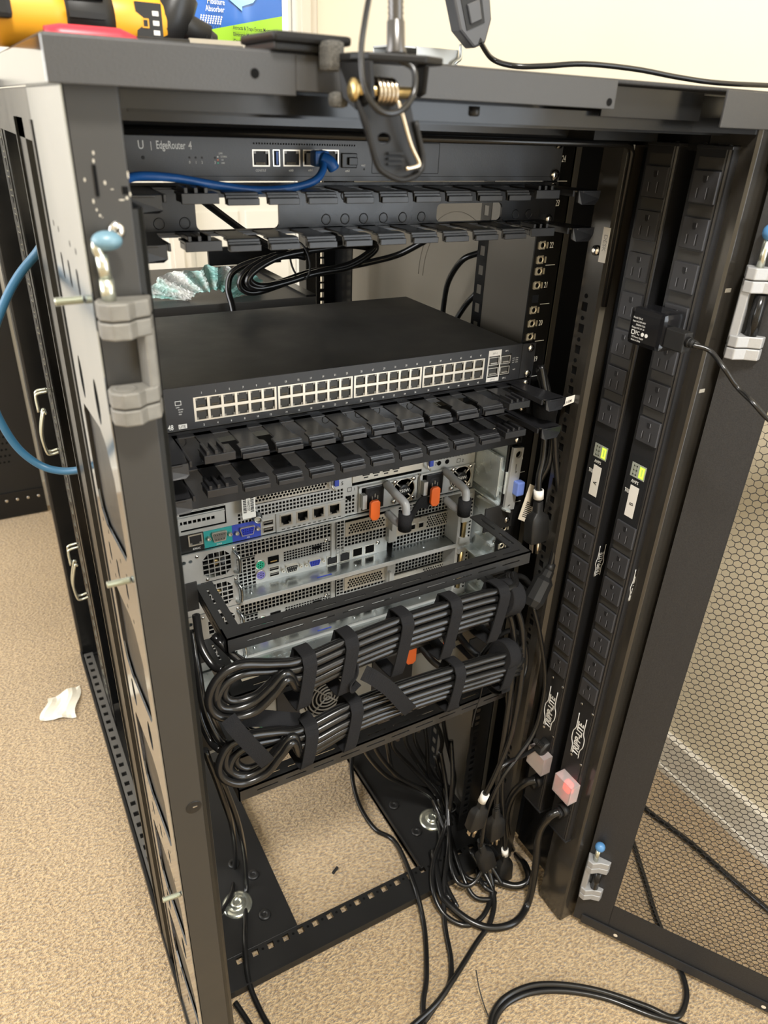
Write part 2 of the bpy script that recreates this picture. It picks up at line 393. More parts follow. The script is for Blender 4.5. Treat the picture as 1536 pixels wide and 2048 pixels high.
# ------------------------------------------------------------------ the rack
RACK = thing('server_rack', 'black open-frame server rack with its perforated rear door swung open', 'rack', (16, 300, -66))
def rack():
    R = RACK
    XL, XR = -287, 322        # outer faces of the frame
    YR, YF = -205, 835        # rear and front faces
    # ---- rear left post: front face with a rounded inner return
    p = MB(); prof = [(-287, -205), (-258, -205), (-257, -203), (-285, -203), (-285, -190), (-287, -190)]
    p.prism([(x, y, -62) for x, y in prof], (0, 0, 1149)); p.build('rear_post', 'post_black', R, bevel=.6)
    p = MB(); p.prism([(x, y, -62) for x, y in ((-258, -205), (-254.5, -203.6), (-251, -199.5), (-249.5, -194), (-249.5, -168), (-251.5, -168), (-251.5, -192), (-254, -200), (-258, -203))], (0, 0, 1087)); p.build('post_return', 'return_black', R)  # darker than the face: shading of the rounded edge put into its colour
    # plated side web of the post with cut-outs
    outer = [(-205, -60), (-50, -60), (-50, 1087), (-205, 1087)]
    holes = []
    for (a, b) in ((772, 868), (608, 700), (446, 538), (284, 376), (122, 214)):
        holes.append([(-186, a+14), (-178, a+4), (-96, a-6), (-78, a+2), (-72, a+20), (-70, b-10), (-78, b), (-150, b+6), (-166, b), (-182, b-22)])
    for zc in (894, 576, 250): holes += [ngon(-92, zc, 8, 14, 17), ngon(-158, zc+2, 8, 14, 17)]
    for zc in (976, 738, 410, 90):
        for yy in (-92, -124, -158): holes.append(rrect(yy-4, yy+4, zc-9, zc+9, 3, 2))
    for zc in (1000, 996, 760, 716, 432, 388):
        for yy in (-78, -100, -146, -168): holes.append(ngon(yy, zc+(yy+120)*.06, 2.2, 8))
    seen = []; hs = []
    for h in holes:
        u = sum(q[0] for q in h)/len(h); v = sum(q[1] for q in h)/len(h)
        if all(abs(u-a)+abs(v-b) > 9 for a, b in seen): seen.append((u, v)); hs.append(h)
    w = MB(); sheet(w, (-287.2, 0, 0), Y, Z, outer, hs, (1.6, 0, 0)); w.build('side_web', 'polished_black', R)
    MB().box(-284, -282, -200, -60, -58, 1080).build('web_liner', 'satin_black', R)
    # small slot, holes and scuffs of bare metal on the face
    s = MB(); s.box(-276.6, -274.8, -206, -204.8, 1032, 1048); s.box(-262, -259, -206, -204.8, 1033, 1037); s.build('latch_slot', 'deep_black', R)
    sc = MB()
    for (x, z, a, b) in ((-275, 1054, 1, 2), (-275.5, 1050, 1, 2), (-281.5, 1040.5, .9, 2), (-278.5, 1029.5, .9, 2.4), (-277.4, 1025, .8, 1.6), (-276, 1022, 1.0, 1.5), (-274.8, 1021, .5, .6), (-271, 1039, 1.1, 2.2), (-258, 1043, .8, 4), (-258, 1033, .9, 2.5), (-263, 1030, 3, .8), (-260, 1031, 1.4, 1.8), (-267.5, 1035.6, 1.6, .5)):
        sc.prism([(x+u, -205.25, z+v) for u, v in ngon(0, 0, a*.6, 8, b*.55)], (0, .3, 0))
    tag(sc.build('paint_chip', 'chip_metal', R), kind='stuff')
    screw(R, (-268, -205, 1014), -Y, 5.0)
    k = MB(); k.lathe((-266, -205, 523), -Y, [(0, 7.2), (.4, 7.2), (.5, 6.6), (.5, 0)], 24); k.use('steel_screw') if False else None
    k.build('hole_plug', 'gloss_black', R)
    MB().box(-266.8, -263, -205.9, -205.4, 523.2, 523.9).build('plug_glint', 'steel_screw', R)  # small bright bar stands in for a glint on the plug
    # threaded screws poking through the web
    for i, (y, z) in enumerate(((-172, 969), (-188, 766), (-196, 400))):
        t = MB(); L_ = 17; prof = []
        for q in range(14): prof += [(q*L_/14, 2.2), ((q+.5)*L_/14, 3.0)]
        t.lathe((-287.5, y, z), (-1, .12, -.05), prof+[(L_, 2.0)], 12, False); t.build('threaded_screw', 'wire_zinc', R)
    # ---- outer channel between post and front, left side
    c = MB(); c.prism([(-289, 58, -74), (-287, 58, -74), (-287, 14, -74), (-276, 10, -74), (-266, -4, -74), (-276, -28, -74), (-288, -40, -74), (-288, -50, -74), (-262, -50, -74), (-262, 62, -74), (-289, 62, -74)][::-1], (0, 0, 1140))
    c.build('side_channel', 'return_black', R)
    # ---- rear right post
    p = MB(); prof = [(286, -201), (288, -204), (320, -204), (322, -202), (322, -150), (319, -150), (319, -200), (289, -200), (289, -152), (286, -152)]
    p.prism([(x, y, -62) for x, y in prof], (0, 0, 1149)); p.build('rear_post', 'post_gloss', R, bevel=.6)
    for z in (940, 838): MB().rbox(292, 300, -204.4, -203.6, z, z+4, .3).build('slot', 'chip_metal', R)
    MB().lathe((309, -204, 1050), -Y, [(0, 4), (.4, 4)], 16).build('hole', 'deep_black', R)
    # ---- inner posts with a square-and-round hole strip
    def strip_holes(z0, z1): return [h for z in range(z0, z1, 25) for h in ((z-5, z+5, -53, -44),)]
    for sx, xx in ((1, 265), (-1, -265)):
        q = MB()
        q.holed((xx, 0, 0), Z, Y, (-60, 1062), (-66, -38), [h for h in strip_holes(70, 920)], (sx*2, 0, 0))
        q.prism([(xx, -66, -60), (xx+sx*2, -70, -60), (xx+sx*8, -73, -60), (xx+sx*22, -73, -60), (xx+sx*22, -70, -60), (xx+sx*9, -70, -60), (xx+sx*4, -66, -60)][::sx], (0, 0, 1122))
        q.build('inner_post', 'post_gloss', R)
    d = MB()
    for z in range(82, 930, 25): d.prism([(264.6, -48.5+a, z+b) for a, b in ngon(0, 0, 2.6, 10)], (.6, 0, 0))
    tag(d.build('round_hole', 'deep_black', R), kind='stuff')
    MB().box(266.5, 268, -66, -38, -60, 1062).build('post_back', 'deep_black', R)
    MB().lathe((264.5, -52, 957), -X, [(0, 5.5), (1.5, 5.5), (3.5, 4.2), (4.4, 2)], 16).build('screw', 'steel_screw', R)
    lb = MB(); lb.box(264.3, 264.9, -68, -58, 946, 982); l = lb.build('paper_label', 'label_white', R)
    text('DESK', 7.5, 'grey_print', l, (264.2, -61, 975), (0, 0, -1), (0, -1, 0), sx=1.0)
    # ---- upper rear beam (rounded tube) and its lip
    b = MB(); b.prism([(-262, y, z) for y, z in ((-72, 1064), (-75, 1068), (-76, 1076), (-73, 1083), (-66, 1086), (-40, 1086), (-40, 1062), (-66, 1062))], (530, 0, 0)); b.build('top_beam', 'gloss_black', R)
    b = MB(); b.tube([(-262, -74, 1062)]+[(258, -74, 1062), (266, -74, 1060), (270, -73, 1054), (270, -73, 900)], 3.2, 10); b.build('beam_lip', 'gloss_black', R)
    b = MB(); b.box(180, 262, -110, -72, 1066, 1086); b.box(-262, 300, -200, -197, 1076, 1087); b.build('corner_gusset', 'gloss_black', R)
    MB().box(286, 318, -150, 700, 1060, 1087).build('top_side_beam', 'gloss_black', R); MB().box(-287, -262, -50, 700, 1052, 1086).build('top_side_beam', 'gloss_black', R); MB().box(-247, 288, -172, -170, 1074, 1104).build('top_rear_plate', 'gloss_black', R)
    b = MB(); b.box(310, 314, -150, -60, -40, 1060); b.build('side_plate', 'gloss_black', R)
    # ---- rear mounting rails
    def rail(sx, y, mirror, nm, plate):
        q = MB(); hs = []
        for n in range(24):
            for off in (6.35, 22.225, 38.1): hs.append((228, 237.4, n*U1+off-4.7, n*U1+off+4.7))
        q.holed((0, y, 0), X*sx, Z, (222, 262), (-40, 24*U1+10), hs, (0, 2*mirror, 0))
        q.box(sx*260, sx*262, y, y+mirror*plate, -40, 24*U1+10)
        return q.build(nm, 'gloss_black', R)
    rr = rail(1, 0, 1, 'mounting_rail', 40); rail(-1, 0, 1, 'mounting_rail', 40); rail(1, 600, -1, 'mounting_rail', 70); rail(-1, 600, -1, 'mounting_rail', 70)
    q = MB(); q.box(263, 264.5, 2, 158, -40, 1060); q.build('rail_web', 'web_sheen', R)
    q = MB(); q.holed((262.5, 163, 0), Z, Y, (-40, 1060), (-22, 0), [(z-6, z+6, -16, -6) for z in range(0, 1050, 25)], (1.5, 0, 0)); q.build('web_strip', 'gloss_black', R)
    for n in range(1, 25):
        z = (n-.5)*U1
        if n in (24, 23, 22, 21, 20, 19, 16, 15, 13):
            text(str(n), 9.2, 'white_print', rr, (243, -.1, z-3.2), X, Z, sx=.62, bold=.015)
            MB().box(241, 255, -.25, 0, n*U1-U1-.35, n*U1-U1+.35).build('unit_tick', 'white_print', rr)
    # cage nuts in the open holes of the right rail
    def cage(z):
        q = MB().use('cage_metal'); q.box(227.2, 238.2, 1, 7, z-5.6, z+5.6); q.box(224.6, 227.2, .5, 5, z-5.2, z+5.2); q.box(238.2, 240, -1.2, 1, z-3.4, z+3.4); q.box(226.2, 228.4, -1.4, 1, z-3.8, z+3.8)
        q.lathe((232.8, 1, z), -Y, [(0, 4.6), (1.4, 4.4), (1.4, 2.9), (-.5, 2.6)], 14); q.use('deep_black').lathe((232.8, .4, z), -Y, [(0, 2.6), (.2, 2.6)], 10)
        return q.build('cage_nut', None, R)
    cn = cage(0)
    zs = [n*U1+o for n, o in ((21, 22.2), (21, 6.35), (20, 38.1), (20, 22.2), (19, 38.1), (19, 22.2), (19, 6.35), (22, 6.35), (13, 22.2), (13, 6.35), (12, 38.1), (12, 22.2), (12, 6.35))]
    cn.location.z += zs[0]*.001
    for z in zs[1:]: c2 = cn.copy(); COL.objects.link(c2); c2.parent = R; c2.location.z = z*.001
    # ---- front frame and far left side seen through the frame
    f = MB(); f.prism([(-287, 835, -60), (-287, 800, -60), (-283, 796, -60), (-250, 796, -60), (-250, 835, -60)], (0, 0, 1147)); f.build('front_post', 'gloss_black', R, bevel=1)
    f = MB(); f.box(288, 322, 796, 835, -60, 1087); f.build('front_post', 'gloss_black', R, bevel=1)
    q = MB(); q.holed((-263, 0, 0), Z, Y, (-40, 1060), (560, 640), [(z-5, z+5, 584, 594) for z in range(0, 1050, 25)], (1.5, 0, 0)); q.build('hole_strip', 'gloss_black', R)
    e = MB()
    for z in range(0, 1050, 25): e.box(-264, -263.1, 582, 598, z+5, z+6.2); e.box(-264, -263.1, 588, 592, z+12, z+14)  # bright ticks stand in for highlights on the hole edges
    tag(e.build('hole_glint', 'wire_zinc', R), kind='stuff')
    q = MB(); q.box(-262, 262, 800, 830, 1060, 1087); q.build('front_beam', 'gloss_black', R)
    # ---- base
    b = MB(); b.box(-287, -96, -20, 800, -60, -50); b.build('base_plate', 'satin_black', R, bevel=1)
    b = MB(); b.box(127, 322, -25, 800, -60, -50); b.box(127, 129.5, -25, 800, -62, -44); b.build('base_plate', 'satin_black', R, bevel=1)
    b = MB(); b.holed((0, 0, -49), X, Y, (-246, 290), (-68, -20), [(x-5, x+5, -34, -24) for x in range(-195, 280, 25)], (0, 0, -2)); b.box(-246, 290, -69, -67, -62, -47.5); b.build('base_bar', 'satin_black', R)
    d = MB()
    for x in range(-183, 270, 25): d.prism([(x+u, -29+v, -48.9) for u, v in ngon(0, 0, 2.2, 8)], (0, 0, .1))
    tag(d.build('round_hole', 'deep_black', R), kind='stuff')
    b = MB(); b.box(-287, 322, 790, 835, -62, -45); b.box(-289, -285, -205, 800, -62, -36); b.box(-287, -262, -205, -50, -62, -48); b.build('base_frame', 'satin_black', R)
    b = MB(); b.holed((0, 0, -30), X, Y, (-283, -264), (70, 780), [(-279, -270, y-5, y+5) for y in range(90, 770, 25)], (0, 0, -2)); b.build('base_strip', 'strip_steel', R)
    for (x, y) in ((-169, 57), (199, 48)):
        MB().lathe((x, y, -50), Z, [(0, 24), (2, 24), (3.5, 20), (4.5, 16), (3.5, 11), (6, 10.5), (9, 9.5), (9, 5), (7, 4.5)], 32).build('levelling_disc', 'wire_zinc', R)
    for (x, y) in ((-136, 21), (-128, 95), (-150, 130), (152, 108), (160, 40)):
        MB().lathe((x, y, -50), Z, [(0, 10), (2.5, 9), (2.5, 3.5), (1.5, 3)], 18).build('rivet', 'satin_black', R)
    # wire hooks on the left front strip
    for z0, y0 in ((600, 580), (325, 540)):
        pts = [(-266, y0, z0+62), (-282, y0, z0+60), (-286, y0, z0+54), (-286, y0-4, z0+30)]
        h = MB(); h.tube(spline(pts, 5), 2.4, 8)
        for dy in (0, 14):
            pts = [(-266, y0+dy, z0-46), (-280, y0+dy, z0-48), (-286, y0+dy, z0-42), (-288, y0+dy, z0-10), (-279, y0+dy, z0+26), (-275, y0+dy, z0+24)]
            h.tube(spline(pts, 5), 2.4, 8)
        h.tube(spline([(-266, y0+14, z0+62), (-282, y0+14, z0+60), (-285, y0+14, z0+52), (-285, y0+10, z0+28)], 5), 2.4, 8)
        h.build('wire_hook', 'wire_zinc', R)
    # ---- right side panel with a stamped ring
    MB().box(326, 328, 60, 800, -60, 1087).build('side_panel', 'side_sheen', R); MB().box(326, 328, -150, 60, -60, 1087).build('side_panel', 'side_shade', R)
    ring = MB()
    cy, cz, rad = 300, 845, 96
    for rr_ in (rad, rad+14):
        ring.tube([(325.8, cy+rr_*math.cos(a*math.pi/30), cz+rr_*math.sin(a*math.pi/30)) for a in range(0, 31)], .7, 6)
    ring.build('stamped_ring', 'side_sheen', R)
    # ---- roof: lid with a folded skirt
    YS = -218
    r = MB(); r.box(-294, 330, YS, 850, 1105, 1108); r.build('roof_panel', 'textured_black', R, bevel=1)
    for (a, b, c, e, yy) in ((-294, -160, 1086, 1107, YS), (-160, 92, 1088.5, 1107, YS), (196, 330, 1080, 1106, YS-13)):
        r = MB(); r.box(a, b, yy-.6, yy+1.5, c, e); r.build('roof_skirt', 'roof_face', R, bevel=.5)
    r = MB(); r.box(90, 198, YS+10, YS+12, 1084, 1104); r.build('roof_recess', 'gloss_black', R)
    r = MB(); r.box(-294.6, -292.6, YS, 850, 1086, 1107); r.build('roof_side', 'polished_black', R, bevel=.5)
    for x in (-185, 116-30): MB().lathe((x, YS-.6, 1096 if x < 0 else 1093), -Y, [(0, 2.6), (.3, 2.6)], 14).build('roof_hole', 'deep_black', R)
    MB().lathe((-20, -200, 1086), -Z, [(0, 4), (5, 4), (6, 3)], 12).build('roof_bolt', 'satin_black', R)
    MB().box(-236, -231, -212, -210, 1083, 1087.5).build('gap_light', 'label_white', R) if False else None
mat('post_gloss', (.022, .0195, .016), .2, spec=.75)
mat('return_black', (.008, .008, .007), .35, spec=.3)
mat('side_shade', (.006, .006, .006), .6, spec=.2)  # rear stretch of the side panel, its shade painted in as a blacker colour
mat('cage_metal', (.74, .68, .54), .35, metal=.7)
mat('strip_steel', (.16, .155, .145), .35, metal=.6)
mat('chip_metal', (.40, .37, .31), .5, metal=.5)
mat('web_sheen', (.09, .08, .064), .26, spec=1.0)  # black gloss web with its beige reflection mixed into the base colour
mat('side_sheen', (.19, .165, .125), .42, spec=.6)  # black gloss panel; the beige it reflects is painted into the colour
mat('roof_face', (.028, .027, .026), .5, spec=.55, bump=(900, .2))
rack()
def hinge(parent, c, sy, cap, m):
    """cast zinc hinge: two knuckles and a bridge; c = lower left rear corner, leaf on +x"""
    x, y, z = c
    h = MB()
    for z0 in (z, z+54):
        pts = [(x, y-14), (x+6, y-20), (x+16, y-20), (x+21, y-15), (x+30, y-12), (x+34, y), (x+3, y), (x, y-6)]
        h.prism([(a, b, z0) for a, b in pts], (0, 0, 10.5)); h.prism([(a, b, z0+11.3) for a, b in pts], (0, 0, 10.5))
    h.prism([(x+25, y-13, z+20), (x+31, y-11, z+20), (x+34, y, z+20), (x+22, y, z+20)], (0, 0, 38))
    ob = h.build('door_hinge', m, parent, bevel=1.2)
    if cap:
        pn = MB(); pn.cyl((x+8, y-9, z+75), (x+8, y-9, z+88), 4.2, 14); pn.cyl((x+8, y-9, z+88), (x+7, y-9, z+102), 3.6, 14); pn.tube(spline([(x+7, y-9, z+100), (x+5, y-10, z+105), (x+6, y-10, z+109), (x+10, y-10, z+110)], 5), 3.0, 10)
        pin = pn.build('hinge_pin', 'wire_zinc', ob)
        cp = MB(); cp.sphere((x+11, y-10, z+109), 1, (8.6, 7, 5.4)); cp.build('pin_cap', cap, ob)
    rc = MB(); rc.lathe((x+10, y-9, z+21.9), Z, [(0, 7), (.2, 7), (.2, 5), (-.4, 4.8)], 18); rc.build('knuckle_ring', m, ob)
    return ob
hinge(RACK, (-287, -206, 901), 1, 'blue_cap', 'cast_zinc')
# ---- the open perforated door
def door():
    R = RACK
    hx, hy = 313, -222; L = math.hypot(151, 234); d = Vector((151/L, -234/L, 0)); n = Vector((d.y, -d.x, 0))  # n points back towards the rack/left
    if n.x > 0: n = -n
    W_, z0, z1 = 590, -52, 1090
    def P(u, v, w=0): return Vector((hx, hy, 0))+d*u+n*w+Z*v
    D = MB(); u0, u1, v0, v1 = 40, W_-40, 14, z1-50
    for (a, b, c, e) in ((-13, u0+1, z0, z1), (u1-1, W_, z0, z1), (u0, u1, z0, v0+1), (u0, u1, v1-1, z1)):
        D.obox(P((a+b)/2, (c+e)/2, 0), d, Z, n, (b-a)/2, (e-c)/2, .8)
    D.obox(P(-1, (z0+z1)/2, -10), d, Z, n, 1, (z1-z0)/2, 11)
    D.obox(P(W_/2, z0, -8), d, Z, n, W_/2, 1.0, 9); D.obox(P(W_/2, z1, -8), d, Z, n, W_/2, 1.0, 9); D.obox(P(W_, (z0+z1)/2, -8), d, Z, n, 1, (z1-z0)/2, 9)
    D.obox(P(W_/2, z0+9, 3.5), d, Z, n, W_/2, 9, 1.0); 
    do = D.build('rear_door', 'textured_black', R)
    # perforated sheet: pointy-top hexagonal openings
    M_ = MB(); pit = 8.8; rh = pit*.8660254; ro = pit/math.sqrt(3); ri = ro*.92
    nu = int((u1-u0)/pit); nv = int((v1-v0)/rh)
    vid = {}
    def vert(p, w):
        k = (round(p[0], 2), round(p[1], 2), w)
        if k not in vid: vid[k] = len(M_.v); M_.v.append(tuple(P(p[0], p[1], w)))
        return vid[k]
    for j in range(nv):
        for i in range(nu - (j % 2)):
            cu = u0+pit*(i+.5+.5*(j % 2)); cv = v0+rh*(j+.66)
            o = [(cu+ro*math.sin(k*math.pi/3), cv+ro*math.cos(k*math.pi/3)) for k in range(6)]
            q = [(cu+ri*math.sin(k*math.pi/3), cv+ri*math.cos(k*math.pi/3)) for k in range(6)]
            for k in range(6):
                k2 = (k+1) % 6
                M_.face([vert(o[k], .8), vert(o[k2], .8), vert(q[k2], .8), vert(q[k], .8)])
                M_.face([vert(q[k], .8), vert(q[k2], .8), vert(q[k2], .1), vert(q[k], .1)])
    mo = M_.build('perforated_sheet', 'panel_black', do)
    # flat margins where the hexagon rows end
    for u in (55, 270, 480): MB().lathe(P(u, z0+8, 4.6), n, [(0, 3.2), (.2, 3.2)], 14).build('frame_hole', 'label_cream', do)
    for (z, cap) in ((20, 'blue_cap_deep'), (880, 'blue_cap_deep')):
        h = MB()
        c0 = P(-8, z, 6)
        for zz in (z, z+64):
            pts = [P(-14, zz, 0), P(-12, zz, 16), P(-4, zz, 19), P(6, zz, 12), P(18, zz, 9), P(20, zz, 1)]
            h.prism(pts, (0, 0, 11)); h.prism([p+Z*12 for p in pts], (0, 0, 11))
        h.prism([P(-14, z+20, 0), P(-13, z+20, 14), P(-5, z+20, 16), P(-3, z+20, 1)], (0, 0, 50))
        ho = h.build('door_hinge', 'cast_zinc_bright', R, bevel=1)
        pn = MB(); pn.cyl(P(-2, z+86, 10), P(-2, z+112, 10), 3.6, 12); pn.build('hinge_pin', 'wire_zinc', ho)
        cp = MB(); cp.sphere(P(-1, z+118, 10), 7.5, (1, 1, 1)); cp.build('pin_cap', cap, ho)
        bk = MB(); bk.cyl(P(6, z+24, 6), P(6, z+62, 6), 6, 14); bk.build('hinge_barrel', 'gloss_black', ho)
    lt = MB(); lt.obox(P(60, 690, 1.5), d, Z, n, 14, 32, 1.0); lt.build('door_plate', 'textured_black', do) if False else None
door()
# ------------------------------------------------------------------ shared connectors (each becomes a part of its device)
def lettering(items, m, parent, name='lettering', th=.15, bold=.012):
    """several words in one printed part: items = (string, size, (x,y,z) left baseline, sx[, align])"""
    obs = [text(i[0], i[1], m, parent, i[2], i[5] if len(i) > 5 else X, i[6] if len(i) > 6 else Z, name, i[3], i[4] if len(i) > 4 else 'LEFT', bold, th) for i in items]
    bm = bmesh.new()
    for o in obs: bm.from_mesh(o.data)
    me = obs[0].data; bm.to_mesh(me); bm.free()
    if len(items) > 1: obs[0]['kind'] = 'stuff'
    for o in obs[1:]:
        d = o.data; bpy.data.objects.remove(o); bpy.data.meshes.remove(d)
    return obs[0]
mat('led_pipe', (.2, .19, .17), .3)
mat('contact', (.12, .10, .07), .4, metal=.6)
def jack(parent, x0, x1, z0, z1, y, up=True, shell='port_metal', name='port', frame=1.5, depth=10, leds=True):
    """RJ45 socket facing -y"""
    q = MB().use(shell); f = frame
    q.holed((0, y-.8, 0), X, Z, (x0, x1), (z0, z1), [(x0+f, x1-f, z0+f, z1-f)], (0, .8, 0))
    cavity(q, x0+f, x1-f, z0+f, z1-f, y, depth, 'slot_black')
    zz = z0+f if up else z1-f-3; w = (x1-x0)
    q.use('contact')
    n = 8
    for k in range(n):
        xx = x0+w*(.26+.48*k/(n-1)); q.box(xx-.22, xx+.22, y+.6, y+5, (z0+f+.2) if up else (z1-f-2.2), (z0+f+2.2) if up else (z1-f-.2))
    q.use('led_pipe')
    zt0, zt1 = (z1-f-2.2, z1-f) if up else (z0+f, z0+f+2.2)
    q.box(x0+f, x0+f+w*.16, y-.2, y+3, zt0, zt1); q.box(x1-f-w*.16, x1-f, y-.2, y+3, zt0, zt1)
    return q.build(name, None, parent)
def cavity(q, x0, x1, z0, z1, y, d, m):   # open box seen from -y
    q.use(m); a = q.add([(x0, y, z0), (x1, y, z0), (x1, y, z1), (x0, y, z1), (x0, y+d, z0), (x1, y+d, z0), (x1, y+d, z1), (x0, y+d, z1)])
    for f in ((4, 5, 6, 7), (0, 1, 5, 4), (1, 2, 6, 5), (2, 3, 7, 6), (3, 0, 4, 7)): q.face([a+i for i in f])
def usb(parent, x0, x1, z0, z1, y, tongue='led_pipe', name='usb_socket', flat=True):
    q = MB().use('nickel'); q.holed((0, y-.8, 0), X, Z, (x0, x1), (z0, z1), [(x0+.8, x1-.8, z0+.8, z1-.8)], (0, .8, 0)); cavity(q, x0+.8, x1-.8, z0+.8, z1-.8, y-.6, .5 if flat else 8, 'deep_black')
    q.use(tongue)
    if x1-x0 > z1-z0: q.box(x0+1.6, x1-1.6, y-.4, y+.2, (z0+z1)/2-.4, z1-2.2)
    else: q.box((x0+x1)/2, x1-1.4, y-.2, y+7, z0+1.6, z1-1.6)
    return q.build(name, None, parent)
def dsub(parent, x0, x1, z0, z1, y, core, pins=(5, 5, 5), name='video_socket', pinm='deep_black'):
    cz = (z0+z1)/2; h = (z1-z0)/2; w = (x1-x0)*.27; cx = (x0+x1)/2
    q = MB().use('nickel')
    P = [(cx-w, y, cz+h), (cx+w, y, cz+h), (cx+w+1.2, y, cz+h-1.5), (cx+w-1, y, cz-h), (cx-w+1, y, cz-h), (cx-w-1.2, y, cz+h-1.5)]
    q.prism(P, (0, -3, 0))
    q.use(core); q.prism([(cx+(p[0]-cx)*.88, y-3, cz+(p[2]-cz)*.78) for p in P], (0, -.4, 0))
    q.use(pinm)
    for r, n in enumerate(pins):
        zz = cz+h*.45*(1-r*2/(max(1, len(pins)-1)))
        for k in range(n): q.obox((cx+(k-(n-1)/2)*w*1.6/n, y-3.5, zz), X, Y, Z, .45, .25, .45)
    q.use('nickel')
    for s in (-1, 1):
        q.lathe((cx+s*(x1-x0)*.43, y, cz), -Y, [(0, 2.7), (4, 2.7), (4, 1.5), (2.5, 1.4)], 6, False)
    return q.build(name, None, parent)
def vents(x0, x1, z0, z1, px, pz, sx, sz):
    out = []; nx = int((x1-x0)/px); nz = int((z1-z0)/pz)
    for i in range(nx):
        for j in range(nz): out.append((x0+i*px, x0+i*px+sx, z0+j*pz, z0+j*pz+sz))
    return out

# ------------------------------------------------------------------ router in the top unit
def router():
    z0, z1, y = 23*U1+.6, 24*U1-.3, -2.2
    R = thing('network_router', 'dark grey rack router with five sockets in the top unit, blue cable plugged in', 'router', (0, 60, z0))
    MB().box(-218, 218, 0, 160, z0+1, z1-1).build('body', 'panel_black', R)
    hs = [(-110, -94, 1034.5, 1048), (-91, -84.4, 1034.7, 1048.2), (-81.4, -65, 1034.8, 1048.4), (-62.3, -45.9, 1035, 1048.6), (-43.2, -26.6, 1035.2, 1048.9), (-24, -9, 1034.4, 1046)]
    hs += [(-109+2.5*k, -107.6+2.5*k, 1052, 1053.4) for k in range(40)]
    f = MB(); f.holed((0, y, 0), X, Z, (-241, 241), (z0, z1), hs, (0, 2.2, 0)); f.build('faceplate', 'router_face', R)
    MB().box(-115, -5, 1.2, 1.6, 1030, 1056).build('vent_back', 'deep_black', R)
    for h, nm in ((hs[0], 'console_port'), (hs[2], 'port'), (hs[3], 'port'), (hs[4], 'port')): jack(R, *h, y+.9, True, 'jack_white', nm, 1.1)
    usb(R, *hs[1], y+.9, 'usb_blue', flat=False)
    s = MB().use('plastic_black'); s.rbox(-24.4, -8.6, y-2.2, y+2, 1034, 1046.4, .8); s.rbox(-18.5, -9.4, y-5, y-2, 1036.5, 1043, .6); s.build('fibre_port_plug', None, R)
    e = MB()
    for (a, b, c, d) in ((8, 83, 1029.4, 1029.8), (8, 83, 1055.8, 1056.2), (8, 8.4, 1029.4, 1056), (82.6, 83, 1029.4, 1056), (-241, 241, 1059.6, 1060), (-241, 241, 1026.6, 1026.9)): e.box(a, b, y-.15, y, c, d)
    tag(e.build('seam', 'deep_black', R), kind='stuff')
    l = MB()
    for x in (-165.2, -160, -154.6, -143.3): l.lathe((x, y, 1041), -Y, [(0, .9), (.25, .9)], 10)
    l.lathe((-203.3, y, 1040.5), -Y, [(0, 1.4), (.3, 1.4), (.3, 1)], 12); l.lathe((-.2, y, 1033), -Y, [(0, 1), (.2, 1)], 10)
    tag(l.build('indicator', 'slot_black', R), kind='stuff')
    lettering([('EdgeRouter', 8.4, (-192, y, 1047.2), .60), ('4', 8.4, (-165.4, y, 1047.2), .7), ('|', 7, (-196.5, y, 1047.6), .6), ('0', 3, (-166, y, 1036.4), .8), ('1', 3, (-160.6, y, 1036.4), .8), ('2', 3, (-155.4, y, 1036.4), .8), ('3', 3, (-144.2, y, 1036.4), .8),
               ('LINK', 2, (-140, y, 1043.8), .8), ('DOWN', 2, (-138.4, y, 1041.2), .8), ('100', 2, (-138.4, y, 1038.8), .8), ('1000', 2, (-138.4, y, 1036.4), .8),
               ('CONSOLE', 2.6, (-107.6, y, 1030.6), .8), ('eth0', 2.8, (-76.5, y, 1030.8), .9), ('eth1', 2.8, (-57.5, y, 1031), .9), ('eth2', 2.8, (-38.5, y, 1031.2), .9), ('eth3', 2.8, (-20, y, 1030.6), .9), ('RESET', 2, (-3.2, y, 1035.5), .8), ('U', 9, (-206.6, y, 1046.8), .8)], 'white_print', R)
    d = MB().use('orange'); d.box(-141.6, -140.4, y-.2, y, 1038.8, 1040); d.use('ps2_green').box(-141.6, -140.4, y-.2, y, 1036.4, 1037.6); d.use('white_print').box(-141.6, -140.4, y-.2, y, 1041.2, 1042.4); tag(d.build('legend_dot', None, R), kind='stuff')
    for z in (1028.8, 1059.6): screw(R, (233.5, y, z), -Y, 6.2)
mat('router_face', (.055, .058, .066), .42, spec=.5, bump=(700, .08))
mat('jack_white', (.78, .72, .62), .4, metal=.6)
router()

# ------------------------------------------------------------------ horizontal cable managers (finger ducts)
def finger_mesh(sgn):
    q = MB(); t = 2.0; b = -44
    # neck flaring to the hook; plate at z=0, hook hangs down at the front
    pl = [(-12.5, -4), (12.5, -4), (10.6, -9), (10, -14), (10, -44), (14, -47), (14, b-12), (-14, b-12), (-14, -47), (-10, -44), (-10, -14), (-10.6, -9)]
    q.prism([(x, y, 0) for x, y in pl][::-1], (0, 0, t))
    q.hexa([(-14, -58, -6), (14, -58, -6), (14, -56, 0), (-14, -56, 0), (-14, -59, -6), (14, -59, -6), (14, -58, t), (-14, -58, t)][:4]+[(-14, -60, -6), (14, -60, -6), (14, -58.2, t), (-14, -58.2, t)])
    q.box(-14, 14, -60, -57.6, -7, 0)
    q.box(-13.5, 13.5, -62.5, -60, -7.4, -5.4); q.box(-13.5, 13.5, -63.4, -61.6, -7.4, -2.2)
    return q
